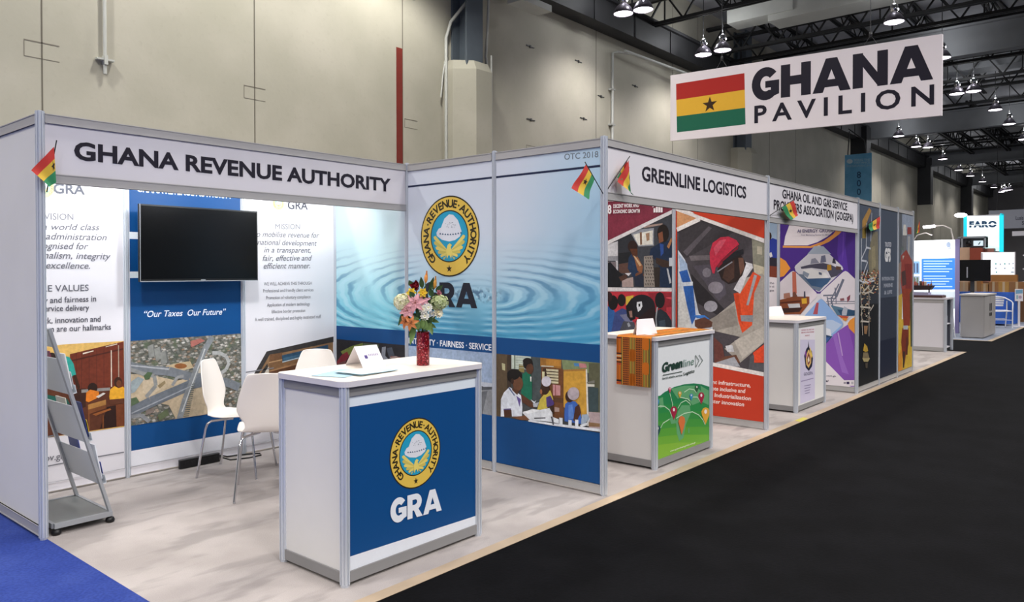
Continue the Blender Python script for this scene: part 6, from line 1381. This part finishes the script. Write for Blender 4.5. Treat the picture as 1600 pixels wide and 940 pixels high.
# white board with logos
t = thing('logo_board', 'bright white board with rows of small logos and a white edge post', 'board', (25, .7, 0))
a, b_ = at(1533, 394, 'x', 25), at(1585.5, 429.5, 'x', 25)
bo = MB().box(25, 25.05, b_.y, a.y, b_.z, a.z).build('board', M['panel'], t)
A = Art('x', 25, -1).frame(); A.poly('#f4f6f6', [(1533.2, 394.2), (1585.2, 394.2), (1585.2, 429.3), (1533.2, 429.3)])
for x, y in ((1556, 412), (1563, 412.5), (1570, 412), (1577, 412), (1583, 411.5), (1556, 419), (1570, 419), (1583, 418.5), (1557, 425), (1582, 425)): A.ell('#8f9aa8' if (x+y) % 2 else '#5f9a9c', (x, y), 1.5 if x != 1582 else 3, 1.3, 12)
A.build('print', M['lit'], bo)  # the board's print is given a glow of its own
MB().box(24.97, 25.07, at(1590, 0, 'x', 25).y, b_.y, 0, a.z).box(24.98, 25.06, a.y-.05, a.y, 0, a.z-.02).build('edge_post', M['panel'], t)
# shelving at the frame edge
t = thing('shelf_rack', 'dark blue shelving with white rails beside the logo board', 'shelf', (25.4, .1, 0))
m = MB().box(25.6, 25.65, -.02, .33, 0, 2.25); m.build('back_panel', mat('navy_panel', '#2a2c66', .6, 0, .05, 40), t)
m = MB()
for z in (2.05, 1.62, 1.2): m.box(25.2, 25.6, -.02, .33, z, z+.04)
m.build('shelf', M['panel'], t)
# kiosk blocks
fbox('display_block', 'peach display block beside the rust-red one', 'display', 1497, 1515, 386.6, 409, 26.0, .5, '#d9b394', z0=0)
fbox('display_block', 'rust-red display block beneath the lit box sign', 'display', 1515.4, 1535, 387, 409, 25.9, .5, '#9c4630', z0=0)
fbox('display_block', 'low salmon beam joining the blocks under the lit box sign', 'display', 1535.4, 1553, 388, 394, 26.42, .35, '#b0786a', z0=0)
t = thing('equipment_shelf', 'shelf of grey equipment with a small lit screen above the rust-red block', 'equipment', (26, 1.5, 2.3))
a, b_ = at(1496, 371, 'x', 26), at(1540, 386, 'x', 26)
MB().box(26.1, 26.5, b_.y, a.y, b_.z, a.z).build('shelf_body', M['cable'], t); MB().box(26.02, 26.45, b_.y, a.y, a.z-.03, a.z+.03).box(26.02, 26.45, b_.y, b_.y+.05, b_.z, a.z).box(26.02, 26.45, at(1507, 0, 'x', 26).y, at(1505, 0, 'x', 26).y+.02, b_.z, a.z).build('shelf_frame', M['silver'], t)
for px_ in (1501, 1516): MB().ball((26.08, at(px_, 0, 'x', 26).y, (a.z+b_.z)/2-.02), .09, 10).build('camera_unit', M['black'], t)
a, b_ = at(1521, 376, 'x', 26), at(1535.5, 383.5, 'x', 26)
so = MB().box(26.0, 26.1, b_.y, a.y, b_.z, a.z).build('small_screen', mat('lit_screen', '#cfe2ea', .3, 0, .01, 30, emit=.7), t)
A = Art('x', 26.0, -1).frame(); A.poly('#2f3f4c', [(1528, 382), (1531, 377.5), (1532.5, 377.5), (1530, 382)]); A.build('print', M['ink'], so)
# lit box sign
t = thing('lit_box_sign', 'bright lit box sign with four dark capitals and cyan edges', 'sign', (26.9, 1.5, 2.2))
XF = 26.8
a, b_ = at(1505.5, 337, 'x', XF), at(1562, 392.5, 'x', XF)
lb_ = MB().box(XF, XF+.5, b_.y, a.y, b_.z, a.z).build('sign_box', M['panel'], t)
A = Art('x', XF, -1).frame(); A.poly('#eef8f8', [(1506, 337.3), (1561.8, 336.8), (1561.8, 392), (1506, 390)])
A.poly('#c9ecec', [(1511, 372), (1530, 378), (1561, 386), (1561, 392), (1511, 390)]); A.poly('#d8f2ee', [(1548, 368), (1561, 360), (1561, 384), (1548, 380)])
A.poly('#22c3d8', [(1505.5, 337), (1511, 337), (1511, 392), (1505.5, 390)]); A.poly('#22d0e4', [(1561.3, 336), (1568, 336), (1568, 393.5), (1561.3, 392.5)])
A.text('#223a54', 'FARO', (1514.3, 355.5), (1557.5, 355), (1514.3, 345.3), .07, 0, 1.15)
A.poly('#eef8f8', [(1513.5, 351.2), (1558, 349.6), (1558, 350.6), (1513.5, 352.2)])
A.build('sign_face', M['lit'], lb_)
m = MB().box(XF, XF+.5, at(1568, 0, 'x', XF).y, b_.y, b_.z-.05, a.z+.03); m.build('edge_band', mat('cyan_edge', '#22d0e4', .4, 0, .01, 30, emit=.55), t)
MB().box(XF+.2, XF+.3, b_.y+.1, b_.y+.2, 0, b_.z).box(XF+.2, XF+.3, a.y-.2, a.y-.1, 0, b_.z).build('pole', M['cable'], t)
# arm spotlight beside it
t = thing('arm_spotlight', 'small white spotlight sticking out beside the lit box sign', 'lamp', (XF, 2.0, 3.3))
q = at(1501, 336, 'x', XF); MB().ball(q, .1, 10, 0, 1, 2, .8).build('lamp_head', M['lens'], t); MB().tube([q, (q.x+.15, q.y-.2, q.z-.02), (XF+.2, a.y+.005, a.z-.05)], .025, 6).build('arm', M['cable'], t)
# grey hanging sign beyond
t = thing('hanging_sign', 'dim grey hanging sign cut off by the picture edge', 'sign', (36, 1.9, 3.4))
a, b_ = at(1545, 329, 'x', 36), at(1612, 355.5, 'x', 36)
gs = MB().box(36, 36.06, b_.y, a.y, b_.z, a.z).build('sign_board', mat('dim_grey_board', '#8f929c', .6, 0, .03, 30), t)
A = Art('x', 36, -1).frame(); A.text('#4a4c58', 'Lusis', (1587, 343.5), (1599, 343), (1587, 337.5), .03); A.text('#4a4c58', 'Su', (1596.5, 351), (1604, 351), (1596.5, 345), .03); A.build('lettering', M['ink'], gs)
MB().box(35.9, 36, at(1620, 0, 'x', 36).y, at(1585, 0, 'x', 36).y, a.z-1.15, a.z-.95).build('lower_panel', M['panel'], t)
MB().tube([(36.03, a.y-.3, a.z), (36.03, a.y-.3, 8.75)], .01, 6).tube([(36.03, b_.y+.3, a.z), (36.03, b_.y+.3, 8.75)], .01, 6).build('hanging_wire', M['cable'], t)
